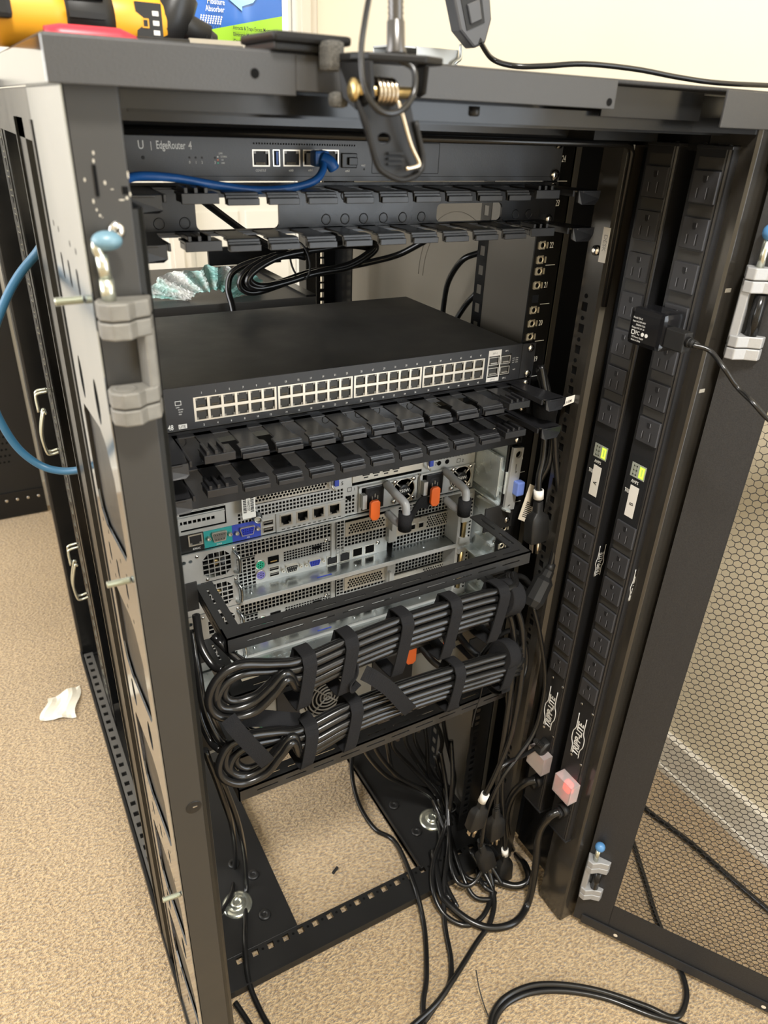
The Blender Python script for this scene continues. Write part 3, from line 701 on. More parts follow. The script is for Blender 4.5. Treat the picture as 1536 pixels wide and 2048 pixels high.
def manager(n, label):
    z0 = (n-1)*U1
    R = thing('cable_manager', label, 'cable manager', (0, -20, z0))
    sh = MB(); hs = [rrect(-164, -87, z0+5.5, z0+32, 5), rrect(84, 167, z0+6.5, z0+24, 5)]
    if n < 20: hs = [rrect(-164, -87, z0+8, z0+32, 5), rrect(84, 167, z0+8, z0+32, 5)]
    sheet(sh, (0, -3, 0), X, Z, [(-241, z0+.5), (241, z0+.5), (241, z0+43.8), (-241, z0+43.8)], hs, (0, 3, 0)); sh.build('back_plate', 'plastic_duct', R)
    for z in (z0+39.5, z0+4):
        MB().box(-205, 205, -12, -2, z, z+2).build('ledge', 'plastic_duct', R, bevel=.4)
        src = finger_mesh(1); src.v = [(x-141, y, zz+z) for x, y, zz in src.v]; f0 = src.build('finger', 'plastic_duct', R, bevel=.5)
        for k in range(1, 9): inst(f0, R, (35.25*k, 0, 0))
        for s in (-1, 1):
            q = MB(); q.box(s*176-9, s*176+9, -44, -4, z, z+2); q.box(s*176-15, s*176+15, -60, -42, z, z+2)
            for k in (-11, -3, 5): q.box(s*176+k-1.5, s*176+k+1.5, -62, -40, z, z+6)
            q.box(s*176-15, s*176+15, -63, -60, z-6, z+2); q.box(s*176-15, s*176-11, -60, -46, z-5, z); q.box(s*176+11, s*176+15, -60, -46, z-5, z)
            q.build('clamp_finger', 'plastic_duct', R, bevel=.4)
            w = MB(); P = [(s*200, -3, z), (s*222, -3, z), (s*238, -66, z), (s*232, -72, z), (s*214, -72, z), (s*208, -66, z)]
            w.prism(P if s < 0 else P[::-1], (0, 0, 2)); P2 = [(s*208, -70, z-9), (s*212, -72, z-11), (s*230, -72, z-11), (s*237, -69, z-6), (s*238, -69, z+2), (s*208, -69, z+2)]
            w.prism(P2 if s > 0 else P2[::-1], (0, -2.4, 0)); w.box(s*205-1.2, s*205+1.2, -68, -3, z-4, z+2)
            w.build('end_finger', 'plastic_duct', R, bevel=.4)
    q = MB()
    for zz in (z0+33, z0+12):
        for x in (-40, -20, 0, 22, 44, 66, -196, -174, 186, 204): q.lathe((x, -3, zz), -Y, [(0, 5), (.6, 4.6), (.6, 4), (.2, 3.9)], 16)
    tag(q.build('mould_mark', 'plastic_duct', R), kind='stuff')
    for x in (-233, 233):
        for z in (z0+6.35, z0+38.1): screw(R, (x, -3, z), -Y, 5)
    return R
manager(23, 'black plastic finger cable manager directly under the router')
manager(18, 'black plastic finger cable manager directly under the switch')

# ------------------------------------------------------------------ 48-port switch
def switch():
    z0, z1, y = 18*U1+.5, 19*U1-.5, -2.2
    R = thing('network_switch', 'black forty-eight port network switch with dusty top', 'switch', (0, 135, z0))
    b = MB(); b.box(-221, 221, 0, 273, z0, z1-1); b.build('body', 'switch_top', R, bevel=.8)
    x0, w, zt, zb = -181.5, 87.28, 832.4, 807.5
    hs = [(x0+k*w+.8, x0+(k+1)*w-.8, zb, zt) for k in range(4)]+[(172.5, 188.5, 807.2, 833.6), (190.5, 205.6, 807.6, 834)]
    f = MB(); f.holed((0, y, 0), X, Z, (-221.5, 221.5), (z0, z1), hs, (0, 3, 0)); f.build('faceplate', 'switch_face', R)
    for s in (-1, 1):
        e = MB(); e.box(min(s*221, s*241), max(s*221, s*241), -3.4, -1.2, z0+.4, z1-.2); e.box(s*221-1, s*221+1, -2, 30, z0+4, z1-4); e.build('mounting_ear', 'switch_face', R, bevel=.4)
    for z in (18*U1+6.35, 18*U1+38.1): screw(R, (233, -3.4, z), -Y, 5)
    pit = 13.97
    first = {}
    for k in range(4):
        bx0, bx1 = hs[k][0], hs[k][1]; m = (bx1-bx0-6*pit)/2
        q = MB(); ph = []
        for c in range(6):
            for r_ in range(2):
                a = bx0+m+c*pit+1.0; zz = (zb+13.6, zt-1.1) if r_ else (zb+1.1, zb+11.3); ph.append((a, a+pit-2.0, *zz))
        q.holed((0, y+.2, 0), X, Z, (bx0, bx1), (zb, zt), ph, (0, 1.2, 0)); blk = q.build('port_block', 'port_metal', R)
        for i, h in enumerate(ph):
            r_ = i % 2
            if r_ not in first: first[r_] = (jack(blk, h[0]-.2, h[1]+.2, h[2]-.2, h[3]+.2, y+1.2, bool(r_), 'port_metal', 'port', .5, 9), h)
            else:
                s, h0 = first[r_]; inst(s, blk, (h[0]-h0[0], 0, h[2]-h0[2]))
    for (a, b2, m_) in ((172.5, 188.5, 'white_print'), (190.5, 205.6, 'panel_black')):
        q = MB().use('nickel')
        for (c, d) in ((809, 819), (822, 832)):
            q.holed((0, y+.4, 0), X, Z, (a+.4, b2-.4), (c, d), [(a+1.4, b2-1.4, c+1, d-1)], (0, .8, 0)); cavity(q, a+1.4, b2-1.4, c+1, d-1, y+1, 8, 'slot_black'); q.use('nickel'); q.box(a+3, b2-3, y-.1, y+3, c+2, c+3.2)
        q.build('fibre_cage', None, R)
    q = MB(); q.holed((0, y-.2, 0), X, Z, (171.3, 189.9), (802.4, 840.6), [(172.6, 188.4, 807.3, 833.5)], (0, .2, 0)); fr = q.build('white_frame', 'label_white', R)
    lettering([('SFP+1', 3.2, (180.5, y-.2, 835.6), .9, 'CENTER'), ('SFP+2', 3.2, (180.5, y-.2, 803.6), .9, 'CENTER')], 'grey_print', fr)
    it = []
    for k in range(4):
        for c in range(6):
            cx = hs[k][0]+1.6+(c+.5)*pit; n = k*12+c*2+1
            it += [(str(n), 3.0, (cx, y, zt+3), .8, 'CENTER'), (str(n+1), 3.0, (cx, y, zb-5), .8, 'CENTER')]
    it += [('SFP 1', 2.8, (198, y, 837), .8, 'CENTER'), ('SFP 2', 2.8, (198, y, 803.6), .8, 'CENTER'), ('RESET', 1.8, (210, y, 813), .8), ('LINK', 2.0, (-198, y, 824), .8), ('DOWN', 1.8, (-196, y, 821.6), .8), ('10/100', 1.8, (-196, y, 819.2), .8), ('1000', 1.8, (-196, y, 816.8), .8)]
    for zz in (827, 824.4, 821.8): it += [('A V', 2.2, (208, y, zz), .8), ('DOWN', 1.6, (212.6, y, zz+.2), .7)]
    it += [('EdgeSwitch', 7.6, (-240.5, y, 802.6), .66), ('48', 7.6, (-207.6, y, 802.6), .72), ('U', 10, (-219.5, y, 813), .8)]
    lettering(it, 'white_print', R)
    q = MB(); q.box(-197.2, -189, y-.2, y, 802.4, 807); lo = q.build('lite_badge', 'white_print', R); lettering([('LITE', 3.6, (-196.6, y-.2, 803.4), .95)], 'ink', lo)
    ic = MB(); ic.holed((0, y-.2, 0), X, Z, (-198.5, -192.5), (826.6, 831), [(-198, -193, 827.1, 830.4)], (0, .2, 0)); ic.build('port_icon', 'white_print', R)
mat('switch_top', (.034, .033, .030), .5, spec=.45, noise=(9, .25), bump=(600, .08), rnoise=.08)
mat('switch_face', (.022, .023, .026), .45, spec=.45, bump=(600, .05))
switch()
# black panel one unit above the top server
def point_panel():
    z0, z1 = 16*U1+.6, 17*U1-.6
    R = thing('blank_panel', 'black rack panel with a white Point logo above the top server', 'panel', (0, 30, z0))
    b = MB(); b.box(-241, 241, -2, 1, z0, z1); b.box(-210, 210, 1, 60, z0+1, z1-1); b.build('panel', 'panel_black', R)
    lettering([('Point', 7.5, (178, -2.1, z0+15), .9)], 'white_print', R)
    s = MB(); s.tube(spline([(182, -2.2, z0+22), (190, -2.2, z0+27), (200, -2.2, z0+28)], 5), .5, 6); s.build('logo_swoosh', 'white_print', R)
    for z in (z0+5.5, z0+37): screw(R, (233, -2, z), -Y, 5)
point_panel()
# ------------------------------------------------------------------ servers
def hexvents(x0, x1, z0, z1, pit):
    out = []; rh = pit*.866; j = 0; z = z0+pit*.5
    while z < z1-pit*.4:
        x = x0+pit*.6+(pit/2 if j % 2 else 0)
        while x < x1-pit*.5: out.append((x, z)); x += pit
        z += rh; j += 1
    return out
def hexplate(parent, x0, x1, z0, z1, y, pit, m, name, margin=3):
    q = MB(); c = hexvents(x0+margin, x1-margin, z0+margin*.6, z1-margin*.6, pit)
    sheet(q, (0, y, 0), X, Z, [(x0, z0), (x1, z0), (x1, z1), (x0, z1)], [ngon(a, b, pit*.42, 6, rot=math.pi/6) for a, b in c], (0, 1, 0))
    return q.build(name, m, parent)
def grid(parent, x0, x1, z0, z1, y, px, pz, bar, m, name='vent_mesh', th=1.2):
    q = MB(); nx = max(1, round((x1-x0)/px)); nz = max(1, round((z1-z0)/pz)); dx = (x1-x0)/nx; dz = (z1-z0)/nz
    hs = [(x0+i*dx+bar/2, x0+(i+1)*dx-bar/2, z0+j*dz+bar/2, z0+(j+1)*dz-bar/2) for i in range(nx) for j in range(nz)]
    q.holed((0, y, 0), X, Z, (x0, x1), (z0, z1), hs, (0, th, 0)); return q.build(name, m, parent)
def fan(parent, cx, cz, r, y, txt=None, m='plastic_black', name='fan'):
    q = MB().use('deep_black'); q.lathe((cx, y+1, cz), -Y, [(0, r), (.1, r)], 28)
    q.use('nickel'); q.lathe((cx, y-1.5, cz), -Y, [(0, r*1.0), (.8, r*1.0), (.8, r*.93), (0, r*.93)], 28)
    for k in range(5):
        a = k*2*math.pi/5; q.use('plastic_black').obox((cx+math.cos(a)*r*.62, y-.2, cz+math.sin(a)*r*.62), (math.cos(a+.5), .4, math.sin(a+.5)), (-math.sin(a+.5), .3, math.cos(a+.5)), Y, r*.34, r*.2, .5)
    q.use('plastic_black').lathe((cx, y-2.5, cz), -Y, [(0, r*.5), (1, r*.48), (1.2, r*.3)], 24)
    for k in range(4):
        a = math.pi/4+k*math.pi/2; q.use('nickel').tube([(cx+math.cos(a)*r*.45, y-2.6, cz+math.sin(a)*r*.45), (cx+math.cos(a)*r*1.12, y-2.6, cz+math.sin(a)*r*1.12)], 1.1, 6)
    o = q.build(name, None, parent)
    for k in range(4):
        a = math.pi/4+k*math.pi/2; screw(o, (cx+math.cos(a)*r*1.16, y-2, cz+math.sin(a)*r*1.16), -Y, 3.4)
    if txt: lettering([(txt, 6.5, (cx, y-3.8, cz-2.4), .95, 'CENTER')], 'white_print', o)
    return o
mat('zinc_bright', (.62, .68, .69), .3, metal=.55, rnoise=.1, noise=(30, .1))
def server_top():
    y, z0, z1 = 62, 14*U1+.4, 16*U1-.6
    R = thing('rack_server', 'silver server with orange latches and two 750W supplies, topmost of the servers', 'server', (0, 350, z0))
    b = MB(); b.box(-217, 217, y+9, 700, z0, z1); b.build('chassis', 'zinc', R)
    hs = [(-191, -140, 675, 708), (-192, -138, 650, 674), (-96.5, -79, 623, 646), (-77, 16, 624, 648), (-106.5, -5, 666, 690), (27, 131, 664, 688), (35.6, 127, 624, 662), (128, 216, 624, 662)]
    hs2 = vents(-104, 18, 650, 665, 4.6, 5.0, 3.2, 3.3)+vents(-124, -106, 645, 662, 4.4, 5, 3.0, 3.4)+vents(18, 34, 626, 655, 4.8, 5.4, 3.2, 3.6)+vents(150, 214, 676, 690, 4.8, 5, 3.2, 3.4)+vents(-1, 14, 686, 708, 4.6, 5, 3.2, 3.4)
    ok = []
    for h in hs2:
        if not any(h[0] < g[1]+1 and h[1] > g[0]-1 and h[2] < g[3]+1 and h[3] > g[2]-1 for g in hs): ok.append(h)
    f = MB(); f.holed((0, y, 0), X, Z, (-217, 217), (z0, z1), hs+ok, (0, 1.4, 0)); f.build('rear_panel', 'zinc_pale', R)
    MB().box(-216, 216, y+5, y+5.5, z0+1, z1-1).build('inner_dark', 'deep_black', R)
    # expansion slots on the left
    for (za, zb) in ((676, 691), (692, 707), (653, 671)):
        q = MB(); q.holed((0, y-1, 0), X, Z, (-216, -140), (za, zb), vents(-210, -146, (za+zb)/2-2, (za+zb)/2+8, 5.4, 9, 4, 4), (0, 1.2, 0)); q.box(-216, -140, y-3, y-1, zb-2.5, zb-1.2); q.build('slot_cover', 'zinc_pale', R)
    hexplate(R, -106.5, -5, 668, 690, y-1.6, 4.4, 'nickel', 'slot_cover')
    q = MB(); q.box(27, 131, y-1.6, y, 669, 688); sc = q.build('slot_cover', 'nickel', R)
    for k in range(4):
        a = 41+k*14.6; q = MB().use('slot_black'); q.rbox(a, a+10, y-2.4, y-1.4, 676, 682.5, .6); q.use('nickel').rbox(a+1.5, a+8.5, y-2.8, y-2.2, 678, 681.5, .4); q.use('slot_black').box(a+2, a+8, y-2.0, y-1.5, 672.5, 674.2); q.build('display_port', None, sc)
    # blue riser touch handles
    for (a, n_) in ((1, '5'), (141, '7')):
        q = MB().use('label_blue'); q.rbox(a, a+6, y-4, y, 662+8, 690, 1); q.use('nickel').tube(spline([(a-4, y-2, 680), (a-6, y-8, 674), (a-2, y-8, 668), (a+1, y-3, 666)], 4), 1.4, 6); q.build('riser_latch', None, R)
        lettering([(n_, 7, (a+10.5, y-.2, 668.6), .9)], 'ink', R)
    lettering([('1', 5.5, (29.4, y-.2, 657.5), .9), ('2', 5.5, (195.8, y-.2, 666.4), .9)], 'ink', R)
    for x in (20.6, 187): q = MB(); q.holed((0, y-.2, 0), X, Z, (x, x+6), (657 if x < 100 else 666, 663 if x < 100 else 672), [(x+.6, x+5.4, 657.6 if x < 100 else 666.6, 662.4 if x < 100 else 671.4)], (0, .2, 0)); q.build('unit_mark', 'ink', R)
    for x, z in ((23, 648), (171, 671), (158, 671)): MB().lathe((x, y, z), -Y, [(0, 3.4), (.3, 3.4)], 16).build('round_hole', 'deep_black', R)
    # bottom connector row
    q = MB(); q.box(-216, -167, y-.6, y, z0, 646); q.build('port_plate', 'satin_black', R)
    jack(R, -185, -168, 630, 645, y-.7, False, 'nickel', 'management_port', 1.6, .08); lettering([('iDRAC', 3.6, (-176, y-.8, 624.6), .9, 'CENTER')], 'white_print', R)
    q = MB(); q.box(-166.6, -132.6, y-.6, y, z0, 645.4); q.build('serial_plate', 'serial_teal', R); dsub(R, -163.5, -133.6, 629.5, 642.5, y-.6, 'cast_zinc', (5, 4), 'serial_socket')
    lettering([('IOIOI', 3, (-149, y-.8, 624), .9, 'CENTER')], 'white_print', R)
    q = MB(); q.box(-132.6, -97, y-.6, y, z0, 645.4); q.build('video_plate', 'label_blue', R); dsub(R, -129.5, -99, 629, 641, y-.6, 'vga_blue', (5, 5, 5)); lettering([('IOI', 3, (-113, y-.8, 624), .9, 'CENTER')], 'white_print', R)
    q = MB(); q.box(-96.5, -79, y-.4, y+1, 623, 646); q.build('usb_plate', 'zinc_pale', R)
    usb(R, -94, -80.5, 635.4, 642.4, y-.5); usb(R, -94, -80.5, 625.8, 632.8, y-.5)
    q = MB(); q.holed((0, y-1.6, 0), X, Z, (-77, 16), (622.6, 648), [(-72+21.9*k, -56+21.9*k, 630, 645.4) for k in range(4)]+[(-70+7*k, -66+7*k, 624.4, 625.8) for k in range(12)], (0, 2, 0)); npn = q.build('network_card', 'zinc_pale', R)
    for k in range(4): jack(npn, -72.4+21.9*k, -55.6+21.9*k, 629.6, 645.8, y-1.2, False, 'nickel', 'port', 1.8)
    q = MB(); q.lathe((-101, y, 650.5), (-.2, -1, .1), [(0, 6.5), (3, 6.5), (3, 4.6), (12, 4.6), (12, 3.4), (9, 3)], 18); q.build('thumb_knob', 'zinc', R)
    # pull-out tag with bar code
    q = MB(); q.rbox(-123, -106.5, y-14, y-13, 658, 692, 2); tg = q.build('service_tag', 'bag_white', R)
    q = MB(); zz = 666
    random.seed(3)
    while zz < 691: h = random.choice((.5, .8, 1.2)); q.box(-121.5, -117.5, y-14.3, y-14, zz, zz+h); q.box(-112.5, -108.5, y-14.3, y-14, zz, zz+h); zz += h+random.choice((.5, .9))
    tag(q.build('bar_code', 'ink', tg), kind='stuff'); lettering([('ZDZNN1', 4.2, (-113.4, y-14.2, 668), .9, 'LEFT', Z, -X)], 'ink', tg)
    # power supplies
    for i, xo in enumerate((0, 92)):
        x0 = 36+xo
        q = MB(); q.holed((0, y-2, 0), X, Z, (x0, x0+88), (624, 662), [(x0+4, x0+36, 626, 660)], (0, 3, 0)); q.box(x0, x0+88, y-4, y-2, 660, 662); P = q.build('power_supply', 'zinc_pale', R)
        q = MB().use('plastic_black'); q.rbox(x0+8, x0+35, y-6, y+2, 628, 660, 1.2); q.use('slot_black'); q.prism([(x0+13, y-6.2, 635), (x0+29, y-6.2, 635), (x0+29, y-6.2, 650), (x0+26, y-6.2, 654), (x0+16, y-6.2, 654), (x0+13, y-6.2, 650)], (0, .4, 0))
        q.use('nickel')
        for dx in (-4, 0, 4): q.box(x0+21+dx-.7, x0+21+dx+.7, y-7.5, y-6, 642+(3 if dx == 0 else 0), 647+(3 if dx == 0 else 0))
        q.build('inlet', None, P)
        q = MB(); q.box(x0+2, x0+8, y-10, y-2, 632, 652); q.build('latch_arm', 'zinc_pale', P)
        q = MB(); q.prism([(x0+9+a, y-14, 617+b) for a, b in ((0, 6), (3, 1), (10, 0), (14, 4), (14, 26), (11, 29), (3, 29), (0, 26))], (0, -5, 0)); q.build('orange_latch', 'orange', P, bevel=1)
        fan(P, x0+66, 644.5, 17.5, y-2, '750W')
        # translucent handle
        pts = spline([(x0+38, y-4, 660), (x0+40, y-26, 655), (x0+43, y-44, 650), (x0+44, y-48, 642), (x0+44, y-46, 620), (x0+43, y-30, 614), (x0+42, y-6, 616)], 6)
        q = MB(); q.tube(pts, 5.4, 12); q.build('handle', 'grey_clear', P)
        # hook and loop strap on the handle
        q = MB(); q.cyl((x0+44, y-47, 612), (x0+44, y-47, 636), 9, 16)
        q.build('strap', 'hook_loop', P)
        if i == 0:
            q = MB(); q.ribbon(spline([(x0+46, y-50, 618), (x0+66, y-34, 628), (x0+82, y-22, 630), (x0+98, y-12, 622), (x0+106, y-8, 617)], 6), 16, Z, 1.6); q.build('strap_tail', 'hook_loop', P)
    # slide rail on the right
    S = MB(); S.box(225, 227, 0, 420, z0, z1-4); S.box(218, 226, 4, 420, z0-2, z0); S.build('slide_rail', 'zinc_bright', R)
    S = MB(); S.box(218.5, 223, 8, 75, 632, 690); S.box(222, 226, -2, 26, 640, 672); S.box(220, 223, 38, 62, 640, 676); S.build('rail_bracket', 'zinc_bright', R, bevel=.6)
    S = MB(); sheet(S, (0, -6, 0), X, Z, [(223, 616), (240, 616), (243, 706), (226, 708)], [ngon(236, 697, 5, 14), ngon(235, 672, 2, 8), rrect(233, 235, 674, 684, .9, 2), ngon(231, 622, 2.4, 10)], (0, 4, 0)); S.build('rail_flange', 'zinc_pale', R, bevel=.4)
    S = MB(); S.rbox(233, 245, -16, -5, 640, 660, 2); S.build('release_tab', 'blue_plastic', R)
    S = MB(); S.prism([(218, 50, 612), (230, 50, 612), (232, -10, 614), (228, -14, 616), (222, -12, 618), (218, 44, 616)], (0, 0, 3)); S.build('rail_foot', 'zinc_bright', R, bevel=.6)
server_top()
def server_mesh(n, label):
    """two-unit server with a recessed meshed rear; n = lower unit number - 1"""
    z0, z1, yo, yf = n*U1+.4, (n+2)*U1-.4, 58, 88
    R = thing('rack_server', label, 'server', (0, 350, z0), 'pair of meshed silver servers')
    dz = z0-(12*U1+.4)
    b = MB(); b.box(-217, 221, yo, 700, z1-1.5, z1); b.box(-128, 221, yo, 700, z0, z0+1.5); b.box(219.5, 221, yo, 700, z0, z1); b.box(-217, -215.5, yo, 700, z0, z1); b.box(-217, 221, 140, 700, z0+1, z1-1); b.build('chassis', 'zinc', R)
    e = MB(); e.box(-130, 221, yo-1.2, yo+1, z0-.6, z0+2.4); e.box(-217, 221, yo-1.2, yo+1, z1-2, z1+.2); e.build('edge_hem', 'zinc_pale', R)
    tr = MB()
    for x in (-110, 40, 150): tr.lathe((x, yo+14, z0+1.5), Z, [(0, 2.4), (1.2, 2.2), (1.6, 1)], 12)
    tag(tr.build('tray_rivet', 'zinc', R), kind='stuff')
    MB().box(-20, 1, yo+8, yo+9, z0+1.6, z0+2.2).build('blue_mark', 'label_blue', R)
    MB().box(-128, 196, yf+8, yf+9, z0+2, z1-2).build('inner_dark', 'deep_black', R)
    # stacked supplies at the left with octagonal wire guards
    for zc in (z0+22, z0+66):
        q = MB(); sheet(q, (0, yo-1, 0), X, Z, [(-214, zc-21), (-131, zc-21), (-131, zc+21), (-214, zc+21)], [[(-172+a, zc+b) for a, b in ((0, -10), (7, -17), (27, -17), (34, -10), (34, 10), (27, 17), (7, 17), (0, 10))], ngon(-186, zc+12, 2.4, 10), ngon(-194, zc+12, 2.8, 10)], (0, 1.5, 0)); P = q.build('power_supply', 'zinc_pale', R)
        g = MB()
        for k in range(1, 5): x = -172+34*k/5; g.box(x-.5, x+.5, yo-2, yo-.6, zc-17, zc+17)
        for k in range(1, 5): z = zc-17+34*k/5; g.box(-172, -138, yo-2.2, yo-.8, z-.5, z+.5)
        g.build('fan_guard', 'zinc_pale', P)
        g = MB().use('deep_black'); g.box(-174, -136, yo+8, yo+9, zc-18, zc+18); g.use('brass').lathe((-155, yo+8, zc), -Y, [(0, 4.5), (4, 4), (4.5, 2)], 14); g.use('plastic_black')
        for k in range(6): a = k*math.pi/3; g.obox((-155+math.cos(a)*11, yo+6, zc+math.sin(a)*11), (math.cos(a+.4), .4, math.sin(a+.4)), (-math.sin(a+.4), .3, math.cos(a+.4)), Y, 5.5, 3.4, .4)
        g.build('fan', None, P)
        h = MB(); h.tube(spline([(-134, yo, zc+14), (-131, yo-10, zc+10), (-130, yo-11, zc), (-131, yo-10, zc-12), (-134, yo, zc-16)], 5), 2, 8); h.build('pull_handle', 'zinc', P)
        for x, zz in ((-133.5, zc+17), (-168, zc-18), (-178, zc+17)): screw(P, (x, yo-1, zz), -Y, 2.2)
    # recessed main panel with meshes
    grid(R, -126, 10, z0+46, z1-2, yf, 5.4, 5.4, 1.3, 'zinc_pale'); grid(R, -126, -97, z0+2, z0+44, yf, 5.4, 5.4, 1.3, 'zinc_pale')
    q = MB(); q.box(-97, 98, yf, yf+1.2, z0+1.5, z0+24); q.box(-97, -58, yf, yf+1.2, z0+24, z0+38); q.box(-58, 10, yf, yf+1.2, z0+40, z0+46); q.box(10, 16, yf-2, yf+1.2, z0+14, z1-2); q.box(-97, -58, yf, yf+1.2, z0+38, z0+46); q.build('io_panel', 'zinc_pale', R)
    grid(R, -58, 10, z0+24, z0+40, yf+1, 4, 4, .8, 'zinc_pale')
    for z, m_ in ((z0+30, 'ps2_green'), (z0+14.5, 'ps2_purple')):
        q = MB().use('nickel'); q.lathe((-91, yf, z), -Y, [(0, 7), (1.5, 7), (1.5, 6)], 20); q.use(m_).lathe((-91, yf-1.4, z), -Y, [(0, 6), (.6, 5.8)], 20); q.use('deep_black')
        for k in range(6): a = k*math.pi/3+.5; q.obox((-91+math.cos(a)*3.4, yf-2.1, z+math.sin(a)*3.4), X, Y, Z, .6, .2, .6)
        q.box(-92, -90, yf-2.3, yf-2, z-.6, z+.6); q.build('mouse_socket' if m_ == 'ps2_green' else 'keyboard_socket', None, R)
    q = MB().use('deep_black'); q.rbox(-80, -65, yf-1, yf, z0+27, z0+38, .5); q.use('brass').box(-77, -68, yf-1.3, yf-.8, z0+30, z0+31.5); q.build('card_slot', None, R)
    usb(R, -79, -65, z0+15.5, z0+22, yf); usb(R, -79, -65, z0+7, z0+13.5, yf)
    dsub(R, -62.5, -33, z0+7.5, z0+18.5, yf, 'satin_black', (5, 4), 'serial_socket', 'nickel'); dsub(R, -29.5, 0, z0+7.5, z0+18, yf, 'vga_blue', (5, 5, 5))
    jack(R, 3.5, 20, z0+2, z0+16, yf-.4, True, 'nickel', 'port', .8, .35); jack(R, 23, 39, z0+2, z0+17, yf-.4, True, 'nickel', 'port', .8, .35)
    for a in (43, 62): q = MB().use('nickel'); q.holed((0, yf-.6, 0), X, Z, (a, a+16), (z0+4, z0+18), [(a+1, a+15, z0+5, z0+17)], (0, .8, 0)); cavity(q, a+1, a+15, z0+5, z0+17, yf-.5, .4, 'deep_black'); q.build('fibre_port', None, R)
    screw(R, (83, yf, z0+18), -Y, 3.4); screw(R, (3, yf, z0+42), -Y, 3)
    q = MB(); q.box(-17, -5, yf-1, yf, z0+33, z0+37); q.build('vent_slot', 'deep_black', R)
    # riser cage column and cards
    grid(R, 16, 27, z0+20, z1-2, yf-6, 5, 5, 1.3, 'zinc_pale'); q = MB(); q.box(27, 28, yf-6, yf, z0+20, z1-2); q.build('riser_side', 'zinc_pale', R)
    hexplate(R, 30, 96, z0+42, z0+64, yf-3, 4.4, 'nickel', 'slot_cover', 4)
    grid(R, 30, 96, z0+24, z0+40, yf, 5.4, 5.4, 1.2, 'zinc_pale'); grid(R, 30, 96, z0+66, z1-2, yf, 5.4, 5.4, 1.2, 'zinc_pale')
    q = MB(); q.box(96, 108, yf-8, yf+1, z0+18, z1-2); q.box(97, 100, yf-14, yf-8, z0+40, z0+60); q.build('riser_bracket', 'zinc_pale', R)
    grid(R, 108, 204, z0+46, z1-2, yf, 5.6, 5.8, 1.2, 'zinc_pale'); grid(R, 108, 204, z0+2, z0+20, yf, 5.6, 5.8, 1.2, 'zinc_pale')
    q = MB(); q.box(108, 204, yf-3, yf, z0+22, z0+44); cd = q.build('slot_cover', 'nickel', R)
    hx = MB()
    for a, b_ in hexvents(160, 202, z0+24, z0+43, 4.2): hx.prism([(u, yf-3.2, v) for u, v in ngon(a, b_, 1.6, 6)], (0, .2, 0))
    tag(hx.build('vent_hole', 'deep_black', cd), kind='stuff')
    for a in (120, 132, 146): q = MB().use('nickel'); q.rbox(a, a+10, yf-4.2, yf-2.8, z0+27, z0+37, .4); q.use('deep_black').box(a+1.4, a+8.6, yf-4.5, yf-4.1, z0+28.5, z0+35); q.build('card_port', None, cd)
    # right column with pipe-like hinge
    q = MB(); q.box(196, 220, yo-1, yf, z0+2, z1-2); C = q.build('side_column', 'zinc_pale', R)
    q = MB().use('deep_black'); q.box(201, 211, yo-1.4, yo-1, z0+10, z1-8); q.use('brass').cyl((206, yo-2.5, z0+14), (206, yo-2.5, z1-10), 3.4, 12); q.use('zinc_pale').box(199, 213, yo-6, yo-1, z0+40, z0+56); q.box(199, 213, yo-5, yo-1, z0+4, z0+14); q.box(199, 213, yo-5, yo-1, z1-12, z1-4); q.build('hinge_rod', None, C)
    q = MB()
    for k in range(11): q.lathe((217, yo-1, z0+12+k*6), -Y, [(0, 1.8), (.2, 1.8)], 8)
    tag(q.build('column_hole', 'deep_black', C), kind='stuff')
    # slide rail at the right
    S = MB(); S.box(225, 227, 2, 420, z0-6, z1-8); S.box(210, 226, 4, 60, z0-6, z0-4); S.box(218, 226, 6, 46, z0+20, z0+24); S.build('slide_rail', 'zinc_bright', R, bevel=.6)
    screw(R, (224.6, 8, z0+26), -X, 3)
    return R
server_mesh(12, 'silver server with green and purple round sockets below the 750W server')
server_mesh(10, 'silver meshed server behind the upper slotted bar')
def server_low():
    z0, z1, y = 9*U1+.4, 10*U1-.4, 22
    R = thing('rack_server', 'slim server with orange latches half hidden behind the cable bundles', 'server', (0, 350, z0))
    b = MB(); b.box(-217, 217, y+1.5, 700, z0, z1-1.4); b.build('chassis', 'zinc', R)
    hs = [(-112+k*8.2, -107.5+k*8.2, y+6+j*7, y+10+j*7) for k in range(8) for j in range(3)]
    q = MB(); q.holed((0, 0, z1), X, Y, (-217, 217), (y, 640), hs, (0, 0, -1.2)); q.build('lid', 'zinc', R)
    MB().box(-125, -30, y+3, y+34, z1-6, z1-5).build('inner_dark', 'deep_black', R)
    q = MB(); q.box(-217, 217, y, y+1.5, z0, z1-1.4); q.build('rear_panel', 'zinc_pale', R)
    for k in range(3): jack(R, -40+k*24, -22+k*24, z0+6, z0+20, y-.4, False, 'nickel', 'port', 1.6, .35)
    usb(R, 34, 48, z0+6, z0+13, y); dsub(R, 52, 82, z0+5, z0+16, y, 'satin_black', (5, 4), 'serial_socket')
    for x0 in (88, 152):
        q = MB(); q.box(x0, x0+60, y-2, y, z0+2, z1-3); P = q.build('power_supply', 'zinc_pale', R)
        q = MB(); q.prism([(x0+a, y-16, z0-8+b) for a, b in ((0, 6), (3, 1), (11, 0), (16, 4), (16, 26), (12, 30), (3, 30), (0, 26))], (0, -5, 0)); q.build('orange_latch', 'orange', P, bevel=1)
        fan(P, x0+42, z0+22, 13, y-2)
        q = MB(); q.rbox(x0+20, x0+38, y-12, y-1, z0-2, z0+22, 2); q.tube(spline([(x0+29, y-10, z0+10), (x0+34, y-34, z0), (x0+50, y-44, z0-16)], 6), 5, 10); q.build('cord_plug', 'rubber_matte', P)
server_low()
